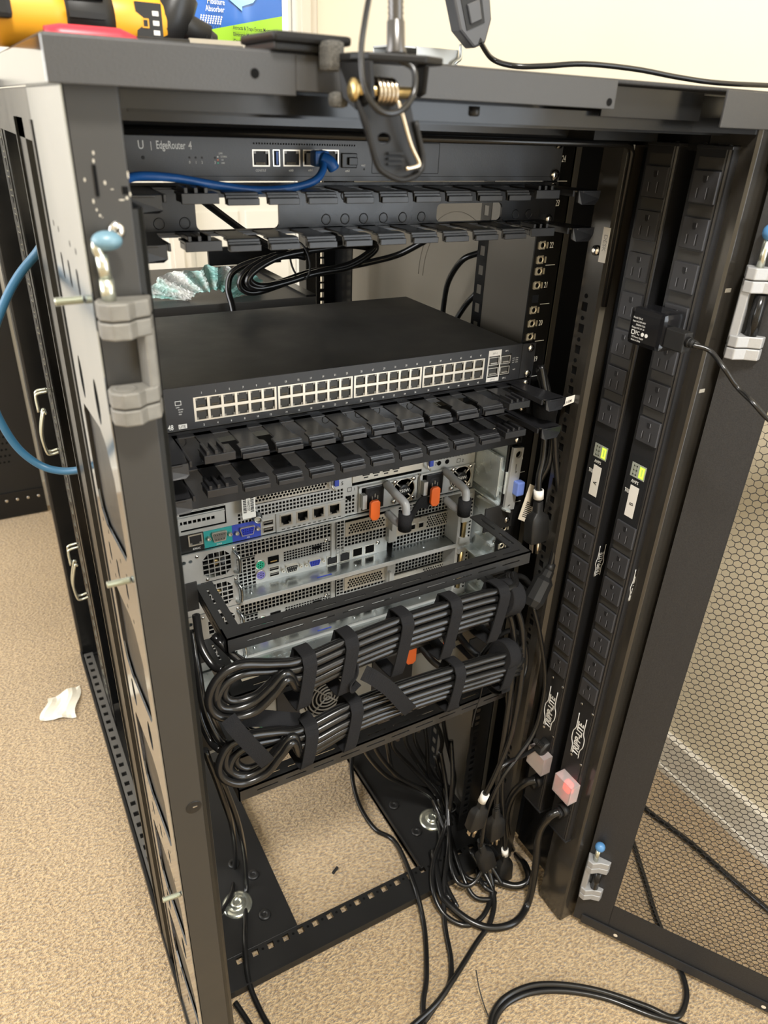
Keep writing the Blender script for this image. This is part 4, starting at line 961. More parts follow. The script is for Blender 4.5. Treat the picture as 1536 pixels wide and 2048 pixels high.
def server_bottom():
    z0, z1, y = 7*U1-4, 9*U1-.4, 50
    R = thing('storage_server', 'grey server with a round fan grille, lowest in the rack', 'server', (0, 300, z0))
    b = MB(); b.box(-200, 217, y+1.5, 560, z0, z1); b.build('chassis', 'grey_face', R)
    q = MB(); q.holed((0, y, 0), X, Z, (-200, 217), (z0, z1), [(-122, -96, z0+8, z0+40)], (0, 1.5, 0)); q.build('rear_panel', 'grey_face', R)
    q = MB(); q.rbox(-91, -57, y-3, y, z0+14, z0+68, 2); q.build('cover_plate', 'slot_black', R)
    for x, z in ((-94, z1-12), (-52, z1-12)): screw(R, (x, y, z), -Y, 3)
    q = MB().use('pcb_green'); q.box(-122, -96, y+6, y+7, z0+8, z0+40); q.rbox(-116, -100, y-2, y+6, z0+10, z0+26, 1); q.use('yellow').box(-126, -118, y-3, y+2, z0+4, z0+12); q.build('circuit_board', None, R)
    g = MB(); cx, cz = -14, z0+34
    for r in (6, 12, 18, 24, 30, 35): g.tube([(cx+r*math.cos(k*math.pi/16), y-4, cz+r*math.sin(k*math.pi/16)) for k in range(33)], 1.3, 6)
    for k in range(4): a = math.pi/4+k*math.pi/2; g.tube([(cx, y-4, cz), (cx+40*math.cos(a), y-3, cz+40*math.sin(a))], 1.4, 6)
    gp = g.build('fan_guard', 'cast_zinc', R)
    q = MB().use('deep_black'); q.lathe((cx, y-.4, cz), -Y, [(0, 37), (.2, 37)], 32); q.use('plastic_black').lathe((cx, y-.6, cz), -Y, [(0, 14), (1.6, 13)], 20); q.build('fan', None, R)
    dsub(R, -48, -38, z0+30, z0+50, y, 'satin_black', (2, 2), 'serial_socket')
    q = MB(); q.box(60, 130, y-2, y, z0+8, z1-6); q.build('supply_cover', 'slot_black', R)
server_bottom()
# ------------------------------------------------------------------ measured cable paths, mm
USB_PATH = [(239.6, -222, 898.9), (249.5, -235, 895.6), (250.5, -255, 883), (261.5, -265, 867.7), (259.6, -285, 860), (266.5, -300, 848.1), (274.3, -320, 838.7)]
B1C = [(150.6, -122, 570.2), (105.5, -122, 572.7), (48.8, -122, 573.9), (-10.9, -122, 573.1), (-72.9, -122, 567.6), (-125.6, -122, 560.9)]
B1L0 = [(-156.1, -124, 587), (-189.8, -124, 598.5), (-212.5, -124, 592.1), (-224.6, -126, 572.9), (-221.7, -128, 552.4), (-204.7, -130, 539.9), (-180, -132, 540.3), (-159.5, -134, 557.1), (-144.4, -134, 570.4)]
B1L1 = [(-154.3, -118, 573.7), (-183.4, -118, 582.4), (-203.4, -118, 578.5), (-214.7, -120, 565.1), (-212.6, -122, 552.6), (-200.2, -124, 546.3), (-180.1, -126, 548.9), (-161.3, -128, 563), (-143.5, -128, 574.6)]
B2C = [(175, -122, 464.3), (118.7, -122, 467.7), (58.1, -122, 472.3), (-5.6, -122, 474.8), (-71.5, -122, 472.2), (-124.3, -122, 462.5)]
B2L0 = [(-153.9, -124, 491.7), (-184.6, -124, 500.1), (-209.2, -124, 497.3), (-221.6, -126, 476.1), (-217.1, -128, 456.5), (-198.2, -130, 442.5), (-173.2, -132, 446.1), (-155.9, -134, 466.1), (-141, -134, 480)]
B2L1 = [(-152.1, -118, 476.4), (-180.5, -118, 482.3), (-200.3, -118, 477.1), (-209, -120, 463.9), (-204.4, -122, 452.1), (-192, -124, 445.4), (-171.8, -126, 452.5), (-155.7, -128, 470.9), (-138.4, -128, 483.7)]
V1 = [(143.3, -120, 568.3), (165.2, -122, 546), (179, -124, 505.1), (189.6, -124, 426.1), (192.2, -120, 320.7), (178, -116, 243.9), (165.6, -112, 195.7)]
V2 = [(144.7, -112, 558.1), (164.5, -114, 530), (176.2, -116, 475.9), (182, -116, 396.2), (187.6, -112, 286), (191.3, -110, 220.4), (199.9, -108, 150)]
V3 = [(232.3, -80, 504.5), (245.2, -86, 463.6), (261.9, -92, 399.5), (265.9, -98, 346.2), (254.7, -104, 287.1), (223.3, -110, 254.4), (194.7, -114, 226.9), (179.9, -110, 161.4), (183.5, -104, 71.1)]
V4 = [(181, -108, 442.8), (193, -108, 375.7), (201.2, -106, 273.6), (208.7, -104, 183.3), (236.9, -100, 45.7), (243.4, -100, 8.8)]
V5 = [(181, -100, 428), (198.2, -100, 348), (208.4, -98, 241.8), (215.9, -96, 148.5), (220.2, -90, 44.1), (205.2, -88, 38.5)]
V6 = [(276.2, -104, 248), (234.6, -108, 246.9), (198, -112, 252.4), (178.5, -112, 229.2), (173.6, -108, 184.8)]
A1 = [(122.6, -96, 555.5), (156.6, -80, 561.5), (188.4, -70, 559.9), (220.3, -64, 545.4), (238.3, -64, 525.5)]
A2 = [(132.6, -90, 540.8), (171, -74, 547.2), (200.1, -66, 541.4), (230.3, -60, 520.5), (242.8, -60, 498.3)]
A3 = [(131.3, -96, 452.7), (162.5, -80, 457.8), (191.8, -70, 464), (220.2, -66, 456.5), (243.5, -66, 423.4), (248.1, -70, 387.9), (233, -80, 364.1)]
A4 = [(147.5, -90, 434.9), (180.6, -76, 439.6), (207.4, -68, 445), (228.8, -66, 435.9)]
C1 = [(235.7, -20, 818.2), (238.6, -34, 781.2), (242.2, -40, 743.5), (242.3, -44, 707.7), (237, -48, 682.5), (238.5, -52, 651.8)]
C2 = [(246.3, -16, 812.6), (252.8, -30, 774.5), (259.1, -36, 732.4), (257.7, -40, 696.1), (249.8, -36, 667.3), (249.4, -30, 631.3)]
C3 = [(234.6, -24, 822.6), (239.7, -38, 782.3), (253.3, -44, 743.1), (261.2, -48, 702.3), (270.5, -56, 646.6), (271.9, -62, 596.4), (263.5, -68, 550.6), (256.5, -70, 541.7)]
PL1 = [(238.7, -52, 650.3), (240.6, -56, 593.4), (241.2, -58, 556.7)]
COUP = [(258, -70, 542.9), (239.9, -76, 524.3), (230.3, -78, 505.5)]
PLG = [(165.9, -112, 193.3), (159.4, -108, 134.9), (199.9, -108, 150), (208, -106, 82.5), (187.3, -100, 64), (212.5, -96, -7.1), (243.4, -100, 8.8), (251.6, -98, -64.9)]
L1 = [(-212.8, -60, 622.8), (-217.9, -90, 607.6), (-212.8, -108, 593.8), (-206, -118, 592.5)]
L2 = [(-215.8, -50, 597.6), (-221.2, -80, 568.8), (-221.9, -95, 526.7), (-213, -110, 493.2), (-199.7, -118, 487.1)]
L3 = [(-217.9, -40, 571.2), (-221.8, -70, 533.7), (-224.3, -80, 507.6), (-220.2, -96, 483.6), (-214.5, -112, 481.2)]
F2a = [(-218.7, -60, 433.7), (-203.9, -50, 349.2), (-185.5, -20, 230.4), (-150.8, 119.7, -40), (-173.8, 72.7, -42), (-200.3, 47.2, -40), (-220.6, 20.6, -38)]
F2b = [(-209.8, -50, 395.1), (-190.3, -30, 311.7), (-169.1, 0, 187), (-144.5, 82.5, -36), (-179.2, -9.9, -38), (-192.9, -61.6, -50), (-191.4, -104.2, -58), (-185.3, -143, -60)]
F2c = [(-219.9, -78.9, -56), (-213.4, -102.6, -60), (-206.8, -135.2, -60)]
F1 = [(158.8, 268.3, -20), (120.8, 221.5, -40), (101.3, 157.2, -60), (99.8, 88.7, -60), (119.4, 45.9, -60), (101.9, -41.7, -42), (85.2, -107.2, -60), (47.7, -174.7, -60), (20.7, -208.1, -60), (-1, -248.4, -60)]
FB = [(258, -176.4, 187.8), (246, -170.8, 175.4), (256.8, -150, 106.7), (265.4, -150, 13.4), (257.4, -157.1, -58), (217.9, -172.7, -58), (179.5, -163.7, -58), (152.2, -139.2, -54), (134.3, -99.8, -48), (134, -77.1, -44), (157.5, -16.8, -30)]
FA = [(258, -121.7, 197.3), (246, -112.2, 187.3), (241.9, -95, 144.5), (252.8, -80, 62.5), (301.3, -60, -68.2), (287.1, -108.6, -40), (276.1, -131.1, -44), (252.8, -126.6, -50), (225.6, -100.1, -50)]
F4 = [(230.6, 60, 125.7), (220.1, 30, 61.9), (203.3, 10, -9.9), (148.6, -33.8, -30), (122, -73.8, -40), (121.4, -109.8, -54), (143, -139, -58), (177.7, -140.3, -58), (215.7, -113.8, -52), (222.5, -80.4, -20)]
F5 = [(216.6, 70, 98.6), (217.4, 40, 27.6), (188.1, -19, -20), (143.9, -73.8, -42), (114.4, -123.9, -58), (93, -173.6, -60), (69.9, -202.8, -60), (37.6, -217.1, -60), (-10.1, -236.4, -60)]
F6 = [(209.4, -52.1, -20), (214.7, -114.8, -50), (185.3, -151.8, -58), (139.5, -172, -60), (77.7, -201.3, -56), (35.2, -217.6, -57), (-16.2, -225.9, -60)]
F7 = [(214.3, 80, 77.8), (223.3, 50, 0.8), (184.8, -25.8, -10), (164.5, -60.7, -20), (161.5, -86.1, -30), (178.7, -98.1, -34), (201.3, -95.3, -20), (214.8, -88, 20)]
F8a = [(79, -291, -60), (102.9, -267, -60), (132.9, -257.2, -58), (174.8, -263, -55), (216.3, -282.5, -55), (263.9, -317.6, -56), (309.3, -364.1, -58), (337.7, -395.7, -60), (371.6, -386.6, -60), (392, -365.2, -60), (409.4, -327.6, -60), (429.4, -278.7, -60), (465.5, -217.7, -60), (505.7, -150, -60)]
F8b = [(82.7, -293, -60), (105.4, -272.1, -60), (135.1, -264.3, -60), (174.5, -270.2, -60), (219.2, -291.5, -60), (265.6, -327.3, -60), (307.6, -375.9, -60), (341.6, -410.5, -60), (356.2, -442.4, -60)]
TIE = [(106.2, -216.2, -30), (101.7, -232.7, -45), (97.6, -252.4, -54), (94.6, -267.9, -56)]
WALLC = [(577, -76.7, -58), (579, -123, -58), (594.5, -203.6, -58), (600.6, -284.6, -58), (609.5, -374.8, -58)]
TANG = [[(51.1, 40, 239.7), (58.2, 60, 185.1), (111.8, 69.2, 86.7), (183.2, 56.7, 22.1), (197.1, 38.7, -5.4), (189.4, -30.1, -34), (186.4, -74.4, -46), (212.7, -103.1, -48)], [(67.6, 40, 237.3), (78.7, 60, 177.9), (124.3, 60.3, 92.4), (180.7, 46.8, 33.9), (212, 51.2, -27.4), (173.6, -14.2, -30), (144.4, -48.4, -42), (142.5, -95.4, -52)], [(84.4, 40, 234.9), (101.6, 60, 169.7), (138, 81.2, 59.4), (203.4, 57.3, 10.5), (206.8, 38.1, -10.3), (242.9, 0, -90), (217.6, -85, -40), (245.1, -94.1, -44)], [(101.5, 40, 232.4), (111.5, 60, 167.8), (155.3, 62.6, 92), (195.7, 45.6, 27), (216.8, 44.3, -22.6), (184.3, -52.4, -30), (180.7, -105.5, -52), (207, -126.2, -56)], [(118.9, 40, 229.9), (139.1, 60, 157.4), (190.6, 73.4, 51.7), (218.9, 58.2, 1.1), (221.9, 44.1, -25.3), (244.1, 10, -88.6), (250.5, -20, -84.6), (224.7, -60, 21.3)], [(136.5, 40, 227.4), (157.8, 60, 151.4), (218.3, 78.2, 20.2), (226.1, 51.3, 4.5), (223.4, 39.6, -21.2), (182.1, -34, -38), (151.3, -65.9, -44), (147.1, -110.9, -54)], [(154.4, 40, 224.8), (179.7, 60, 143.8), (198.9, 67.6, 46.9), (238.7, 52.7, -3.9), (240.6, 54.2, -46.8), (255, 0, -97.5), (232, -87.8, -30), (261.5, -101.1, -46)], [(172.6, 40, 222.1), (211.5, 60, 131.7), (222.9, 79.8, 36.5), (250.5, 64.6, -22.8), (236.6, 42.9, -32.3), (254.5, 10, -80.9), (203.8, -93.3, -44), (217.6, -121.3, -54)], [(191.1, 40, 219.5), (220.9, 60, 130.3), (251.2, 64.5, 22.7), (241.7, 51.7, -4.4), (251.4, 54.3, -53), (265.4, 0, -89.8), (230, -76.2, -30), (235.2, -115.4, -50)]]
CURL = [[(14.5, 10, 292.3), (19.2, 0, 320.7), (35.3, -10, 330), (60.8, -5, 300.5), (93.5, 20, 229.7)], [(54.5, 10, 290), (58.6, 0, 318.7), (73.1, -10, 329.7), (98.2, -5, 301.7), (131.7, 20, 231.3)], [(95.9, 10, 287.7), (99.4, 0, 316.8), (112.2, -10, 329.5), (136.8, -5, 303), (171, 20, 232.8)], [(138.8, 10, 285.3), (141.7, 0, 314.7), (152.6, -10, 329.3), (176.6, -5, 304.3), (211.5, 20, 234.5)]]
BLUE = [(-56, -12, 1041.6), (-53.8, -20, 1042.2), (-55.6, -30, 1034.8), (-67, -36, 1025.7), (-90.4, -38, 1020.4), (-122.7, -40, 1019.3), (-157.3, -42, 1023.4), (-190.2, -46, 1028.8), (-219, -56, 1031), (-236.7, -70, 1028.7)]
BLUE2 = [(-233.1, 0, 993.5), (-257.8, 40, 983.2), (-277.3, 80, 967.9), (-287.7, 95, 953.9), (-306.5, 100, 933.2), (-324.2, 100, 907.1), (-343.1, 100, 868.7), (-350.1, 100, 825), (-346.1, 100, 793.2), (-333.9, 98, 761.9), (-312.1, 90, 742.4), (-282.9, 70, 745.3), (-252.7, 40, 773.4)]
COILL = [(62.5, 300, 908), (18.5, 300, 903.4), (-16.3, 300, 889), (-25.6, 300, 873.2), (-8.4, 300, 863.5), (31.9, 300, 869), (77.2, 300, 880.6), (132, 300, 887.9), (170.5, 300, 903.4), (173.5, 300, 912.2), (139.5, 300, 916.2), (92.8, 300, 913.3)]
K1 = [(64, 300, 907.9), (7.8, 310, 899), (-26.4, 320, 884.7), (-36.2, 320, 863.4), (-35.3, 310, 841.9), (-35.6, 300, 823.7)]
K2 = [(-110.9, 200, 997.3), (-74.8, 230, 972.7), (-19, 270, 937.5), (31.3, 295, 913.3), (69.9, 300, 901.1)]
K3 = [(132, 300, 884.5), (169.8, 280, 894.9), (199, 260, 906.4), (220.5, 230, 927.5)]
K4 = [(294.5, 200, 913.8), (279.7, 220, 901), (279.7, 250, 867.6), (287.5, 270, 829.8), (293.9, 280, 792.3)]
K5 = [(305.1, 200, 864.9), (295.4, 220, 839.9), (291.6, 240, 809.7), (290.2, 245, 793.3)]
ROOFC = [(80.9, -60, 1131.8), (86.8, -70, 1124.5), (96.4, -90, 1119.4), (120.7, -100, 1120.6), (156.2, -110, 1123.9), (206.2, -120, 1122.8), (253.7, -130, 1118.7), (296.3, -140, 1116.5), (369.4, -150, 1117.6)]
LAMPC = [(-133.9, -260, 1139.6), (-138.8, -262, 1121.8), (-142.8, -266, 1105.8), (-143.1, -272, 1089.7), (-135.8, -276, 1080.1), (-123.2, -276, 1080.6), (-113, -272, 1088.7), (-110.8, -268, 1100.7), (-116.5, -262, 1105.3)]
# ------------------------------------------------------------------ power strips (vertical, outlets facing into the rack)
def pdu(dy, letter, lit, label):
    R = thing('power_strip', label, 'power strip', (295, -107+dy, 119))
    xf = 275.6; y0, y1 = -88+dy, -127+dy; zt, zb = 1063, 119
    b = MB()
    prof = [(xf, y0), (xf, y1+6), (xf+1.4, y1+5.2), (xf+.2, y1+3.4), (xf+1.4, y1+1.8), (xf+1.6, y1), (xf+38, y1), (xf+38, y0), (xf+2, y0)]
    b.prism([(x, y, zb) for x, y in prof], (0, 0, zt-zb)); b.build('housing', 'strip_black', R)
    for z in (zt, zb-2): q = MB(); q.rbox(xf-.8, xf+38.5, y1-.6, y0+.6, z, z+3, .6); c = q.build('end_cap', 'strip_black', R)
    for (x, y) in ((xf+3, y0-6), (xf+3, y1+6), (xf+30, y1+6)): screw(R, (x, y, zt+3), Z, 2.4, m='satin_black')
    # outlet faces
    def outlet(z):   # z = top edge
        q = MB().use('outlet_black'); a, b_ = -92.6+dy, -121.6+dy
        yc = (a+b_)/2; q.rbox(272.6, 276, b_, a, z-28, z, .7)
        q.use('slot_black'); q.box(272.3, 272.7, yc+4.6, yc+6.4, z-23.5, z-15); q.box(272.3, 272.7, yc-6.4, yc-4.6, z-24, z-14)
        q.prism([(272.3, yc+2.4, z-8), (272.3, yc+2.4, z-4), (272.3, yc-2.4, z-4), (272.3, yc-2.4, z-8), (272.3, yc-1.2, z-10), (272.3, yc+1.2, z-10)], (.4, 0, 0))
        q.use('outlet_glint'); q.box(272.2, 272.5, yc+6.2, yc+6.6, z-23.5, z-15); q.box(272.2, 272.5, yc-4.7, yc-4.3, z-24, z-14); q.box(272.2, 272.5, yc-2.6, yc-2.2, z-8, z-4)
        return q.build('outlet', None, R)
    o0 = outlet(1044.7)
    for k in range(14):
        z = 1044.7-k*41.118-(131.16-41.118 if k > 6 else 0)
        if k: inst(o0, R, (0, 0, z-1044.7))
    s = MB()
    for k in range(15):
        z = 1044.7-(k-1)*41.118-28-(131.16-41.118 if k > 7 else 0)
        if k in (7, 14): continue
        s.box(275.2, 275.7, -121+dy, -93+dy, z-11.5, z-1.6)
    tag(s.build('spacer', 'strip_spacer', R), kind='stuff')
    # meter
    m_ = MB(); m_.box(274.9, 275.7, -118+dy, -92+dy, 640, 752); m_.build('meter_panel', 'panel_black', R)
    q = MB(); q.box(274.5, 275, -116+dy, -95+dy, 726, 743); d = q.build('display', 'lcd_grey', R)
    def seg(yl, on):   # seven segments, yl = left edge in view
        q = MB(); w, h, t = 5.6, 12, 1.4; zb_ = 728.5
        S = {'a': (0, w, h-t, h), 'd': (0, w, 0, t), 'g': (0, w, h/2-t/2, h/2+t/2), 'f': (0, t, h/2, h), 'e': (0, t, 0, h/2), 'b': (w-t, w, h/2, h), 'c': (w-t, w, 0, h/2)}
        for k in ('abcdef' if on else 'abcdefg'): a, b_, c, e = S[k]; q.box(274.3, 274.5, yl-b_, yl-a, zb_+c, zb_+e)
        q.build('digit', 'lcd_on' if on else 'lcd_dim', d)
        if on: g = MB(); g.box(274.42, 274.5, yl-w-1.2, yl+1.2, zb_-1.2, zb_+h+1.2); g.build('digit_glow', 'lcd_glow', d)
    seg(-98.2+dy, False); seg(-108+dy, True)
    lettering([('AMPS', 5.6, (274.9, -98.5+dy, 718.8), .8, 'LEFT', -Y, Z)]+([('12A Max', 2.6, (274.9, -98.5+dy, 714.6), .8, 'LEFT', -Y, Z)] if letter == 'A' else []), 'white_print', R)
    q = MB(); q.box(274.5, 274.9, -112+dy, -99.4+dy, 676, 715.5); l = q.build('letter_sticker', 'label_white', R); lettering([(letter, 8, (274.5, -108.8+dy, 691), .9, 'LEFT', Z, Y)], 'ink', l)
    lettering([('TRIPP-LITE', 7, (274.9, -118+dy+26, 704), .62, 'LEFT', -Y, Z)], 'white_print', R)
    # maker's marks: low on the face and on the rear side
    lettering([('TRIPP-LITE', 15, (275.5, -111.6+dy, 287), .86, 'LEFT', Z, Y)], 'white_print', R, bold=.035)
    lg = MB()
    for s_ in (-1, 1):
        lg.tube(spline([(275.4, -106.6+dy+s_*7.4, 286), (275.4, -106.6+dy+s_*7.4, 300), (275.4, -106.6+dy+s_*11, 310), (275.4, -106.6+dy+s_*11, 324), (275.4, -106.6+dy+s_*7.4, 334), (275.4, -106.6+dy+s_*7.4, 360)], 5), .6, 6)
    lg.build('logo_outline', 'white_print', R)
    lettering([('TRIPP-LITE', 10, (292, y1, 566), .76, 'LEFT', Z, -X)], 'white_print', R, bold=.03)
    lg = MB()
    for s_ in (-1, 1): lg.tube(spline([(288.5+s_*5, y1-.2, 566), (288.5+s_*5, y1-.2, 578), (288.5+s_*7, y1-.2, 586), (288.5+s_*5, y1-.2, 596), (288.5+s_*5, y1-.2, 612)], 4), .4, 5)
    lg.build('logo_outline', 'white_print', R)
    for (y, z) in ((-99, 377), (-120.5, 375.5), (-101, 281.5), (-121, 279.4)): MB().lathe((275.6, y+dy, z), -X, [(0, 2.4), (.6, 2)], 12).build('rivet', 'steel_screw', R)
    # breaker under a clear cover
    q = MB(); q.rbox(268, 275.6, -118+dy, -106+dy, 220, 236, 1); q.build('breaker', 'red_rocker' if lit else 'red_off', R)
    q = MB(); ya, yb2 = -129+dy, -95+dy
    q.box(258, 259.2, ya, yb2, 212, 246); q.box(259.2, 275.4, ya, ya+1.2, 212, 246); q.box(259.2, 275.4, yb2-1.2, yb2, 212, 246); q.box(259.2, 275.4, ya+1.2, yb2-1.2, 212, 213.2); q.box(259.2, 275.4, ya+1.2, yb2-1.2, 244.8, 246); q.build('breaker_cover', 'red_clear', R)
    q = MB(); q.cyl((275.6, -112+dy, 180), (266, -112+dy, 179), 10, 18); q.cyl((266, -112+dy, 179), (258, -112+dy, 177), 8, 18); q.build('cord_gland', 'rubber_matte', R)
    return R
mat('strip_black', (.013, .013, .014), .38, spec=.5)
mat('strip_spacer', (.03, .028, .025), .5)
mat('outlet_glint', (.26, .27, .30), .4)  # pale colour stands in for light caught on the slot edges
mat('lcd_dim', (.22, .24, .20), .4)
mat('lcd_glow', (.45, .62, .12), .4, emit=((.5, .8, .1), .25))
pdu(0, 'A', False, 'black power strip lettered A, farther from the open door')
pdu(-60, 'B', True, 'black power strip lettered B with glowing red breaker, beside the open door')
# usb charger plugged into strip B with its lead
def charger():
    R = thing('usb_charger', 'glossy black cube charger plugged into power strip B', 'charger', (255, -165, 880))
    q = MB(); q.rbox(240, 272, -184, -140, 880, 918, 5); q.build('body', 'charger_gloss', R)
    lettering([('Model: SiA-2', 2.6, (239.9, -145, 907), .9, 'LEFT', -Y, Z), ('Input: AC100-240V', 2.4, (239.9, -145, 903.6), .9, 'LEFT', -Y, Z), ('50/60Hz 0.5A', 2.4, (239.9, -150, 900.4), .9, 'LEFT', -Y, Z), ('Output: DC 5V 1A', 2.4, (239.9, -145, 897.2), .9, 'LEFT', -Y, Z), ('FC', 5.4, (239.9, -151, 891.4), .9, 'LEFT', -Y, Z), ('ITE Power Supply', 2.4, (239.9, -147, 888), .9, 'LEFT', -Y, Z), ('Made in China', 2.4, (239.9, -147, 884.8), .9, 'LEFT', -Y, Z)], 'white_print', R)
    ic = MB(); ic.holed((239.8, 0, 0), Y, Z, (-150, -145.6), (891, 895.4), [(-149.4, -146.2, 891.6, 894.8)], (.2, 0, 0))
    for yy in (-160.5, -165.5): ic.prism([(239.8, yy+u, 893+v) for u, v in ngon(0, 0, 2.0, 10)], (.2, 0, 0))
    ic.build('approval_mark', 'white_print', R)
    P = thing('usb_lead', 'thin black usb lead hanging from the cube charger', 'cable', (250, -200, 895))
    q = MB(); q.rbox(244, 256, -208, -184, 886, 906, 1.5); q.build('usb_plug', 'rubber_matte', P)
    q = MB(); q.tube([(250, -207, 897), (250, -214, 897), (250.5, -221, 896)], [5.4, 4.4, 3], 12)
    for k in range(3): q.lathe((250, -210-k*3.4, 897-.2*k), -Y, [(0, 5.2-.6*k), (1.8, 5.0-.6*k)], 12)
    q.build('strain_relief', 'rubber_matte', P)
    q = MB(); q.tube(spline(USB_PATH, 10), 2.3, 10); q.build('cord', 'rubber', P)
mat('charger_gloss', (.008, .008, .009), .12, spec=.5)
mat('rubber_brown', (.07, .055, .043), .4)
charger()
# ------------------------------------------------------------------ slotted lacing bars
def slots(a, b, w0, w1, step=36, ln=26):
    out = []; x = a
    while x+ln < b: out.append((x, x+ln, w0, w1)); x += step
    return out
def lacing_bar(z, label, yb=-100, xh=195, arm=True):
    R = thing('lacing_bar', label, 'bar', (0, yb/2, z-16))
    q = MB(); q.holed((0, 0, z), X, Y, (-xh, xh), (yb, yb+19), slots(-xh+28, xh-10, yb+8, yb+10.2), (0, 0, -1.6)); q.holed((0, yb, 0), X, Z, (-xh, xh), (z-17, z), slots(-xh+22, xh-10, z-10, z-8), (0, 1.6, 0)); q.build('bar', 'bar_black', R)
    for s in (-1, 1):
        q = MB(); x0, x1 = (-xh, -xh+19) if s < 0 else (xh-19, xh)
        q.holed((0, 0, z-.2), Y, X, (yb+12, 6), (x0, x1), slots(yb+24, 0, (x0+x1)/2-1.4, (x0+x1)/2+1.4, 40, 30), (0, 0, -1.6))
        xs = -xh if s < 0 else xh
        q.holed((xs, 0, 0), Y, Z, (yb, 2), (z-17, z), slots(yb+16, 0, z-10, z-8, 40, 30), (-s*1.6, 0, 0))
        q.box(min(xs, s*242), max(xs, s*242), -2.6, -.4, z-26, z+10)
        q.build('arm', 'bar_black', R)
        for dz in (-14, 2): screw(R, (s*233, -2.6, z+dz), -Y, 5, m='steel_screw')
    return R
mat('bar_black', (.015, .0148, .0145), .45, spec=.5)
lacing_bar(613, 'black slotted bar with bent arms, highest of four, above the cable bundles')
lacing_bar(536, 'black slotted bar behind the upper cable bundle')
lacing_bar(446, 'black slotted bar behind the lower cable bundle')
lacing_bar(394, 'black slotted bar with bent arms, lowest of four, over the open floor')

# ------------------------------------------------------------------ cords
def cord(path, r, label, n=8, m='rubber', group=None, name='power_cable', base=None):
    q = MB(); q.tube(spline(path, n), r, 10); o = q.build(name, m); tag(o, label, 'cable', group); return o
def off(pts, d): return [(p[0]+d[0], p[1]+d[1], p[2]+d[2]) for p in pts]
def shrink(pts, f, d):
    c = [sum(p[i] for p in pts)/len(pts) for i in range(3)]
    return [(c[0]+(p[0]-c[0])*f+d[0], c[1]+(p[1]-c[1])*1+d[1], c[2]+(p[2]-c[2])*f+d[2]) for p in pts]
def bundle(C, L0, L1, which):
    R_ = 4.3
    rows = [(18.5, -18.5, L0, 1, 0, -3), (9.6, -9.6, L1, 1, 0, -5), (14, -14, L0, .9, 5, 5), (1.5, -5.5, L1, .86, 5, 4)]
    names = ['longest outer loop', 'inner loop', 'second outer loop, behind the first,', 'shortest inner loop']
    for i, (u, d, L, f, dx, dy) in enumerate(rows):
        top = off(C, (0, dy, u)); bot = off(C, (0, dy-2, d))
        loop = shrink(L, f, (dx, dy*.7, 0))
        path = [off(top[:1], (14, 18, 4))[0]]+top+loop+bot[::-1]+[off(bot[:1], (12, 14, -16))[0]]
        # keep the crossing at the strap smooth
        cord(path, R_, 'coiled black power cord, %s of the %s bundle' % (names[i], which), 7)
    # straight passes that fill the middle of the bundle
    for i, (u, dy) in enumerate(((0, -8), (-4.8, 6))):
        p = off(C, (0, dy, u)); tail = [(p[-1][0]-22, p[-1][1]+10, p[-1][2]+6), (p[-1][0]-52, p[-1][1]+26, p[-1][2]+16), (p[-1][0]-74, p[-1][1]+50, p[-1][2]+40)]
        cord([(p[0][0]+18, p[0][1]+20, p[0][2]+10)]+p+tail, R_, 'black power cord through the middle of the %s bundle, %s layer' % (which, 'front' if dy < 0 else 'back'), 7)
bundle(B1C, B1L0, B1L1, 'upper'); bundle(B2C, B2L0, B2L1, 'lower')
cord(V1, 3.9, 'black power cord hanging at the right, ending in the leftmost labelled plug', 8)
cord(V2, 3.9, 'black power cord hanging straight beside the rail, ending in the middle plug', 8)
cord(V3, 3.3, 'thin black power cord bowing out below the in-line connector', 8)
cord(V4, 3.4, 'black power cord with a white band, ending in the lowest hanging plug', 8)
cord(V5, 3.4, 'black power cord behind the hanging ones, ending in the tilted plug', 8)
cord(V6, 3.2, 'short black power cord running to the plug on power strip A', 8)
cord(A1, 3.9, 'black power cord arching over the right end of the upper bundle', 8)
cord(A2, 3.9, 'black power cord arching under the other at the upper bundle', 8)
cord(A3, 3.6, 'glossy black power cord arching between the two bundles', 8, 'rubber')
cord(A4, 3.4, 'second glossy black power cord arching between the two bundles', 8, 'rubber')
cord(C1, 4.1, 'black power cord beside the switch, running down to the dangling plug', 8)
cord(C2, 4.1, 'black power cord with a paper tag, crossing beside the top server', 8)
cord(C3, 4.1, 'black power cord nearest power strip A, running into the in-line connector', 8)
for i, (p, l) in enumerate(((L1, 'short black power cord behind the left post, upper one'), (L2, 'black power cord dropping behind the left post to the lower bundle'), (L3, 'black power cord behind the left post, farthest left'))): cord(p, 4.2, l, 8)
cord(F2a, 4.0, 'black power cord curving over the left base plate beside the zinc disc', 8)
cord(F2b, 4.2, 'black power cord over the left base plate and out across the base bar', 8)
cord(F2c, 4.2, 'short black cord end on the carpet beside the left post', 8)
cord(F1, 4.2, 'black power cord crossing the open carpet inside the rack and out to the front', 8)
cord(FB, 6.0, 'thick black feed cord of power strip B looping on the carpet', 8)
cord(FA, 6.0, 'thick black feed cord of power strip A curling inside the rack', 8)
cord(F4, 4.2, 'black cord making a low loop in front of the base bar', 8)
cord(F5, 4.2, 'black cord running straight from the tie out over the carpet', 8)
cord(F6, 4.2, 'black cord crossing another on the carpet below the tangle', 8)
cord(F7, 3.6, 'black cord with a small hanging loop in the tangle', 8)
for i, p in enumerate(TANG): cord(p, 3.9, ['leftmost', 'second', 'third', 'fourth', 'fifth', 'sixth', 'seventh', 'eighth', 'rightmost'][i]+' black cord of the fan gathered by the cable tie', 6, group='cords fanning into the tie')
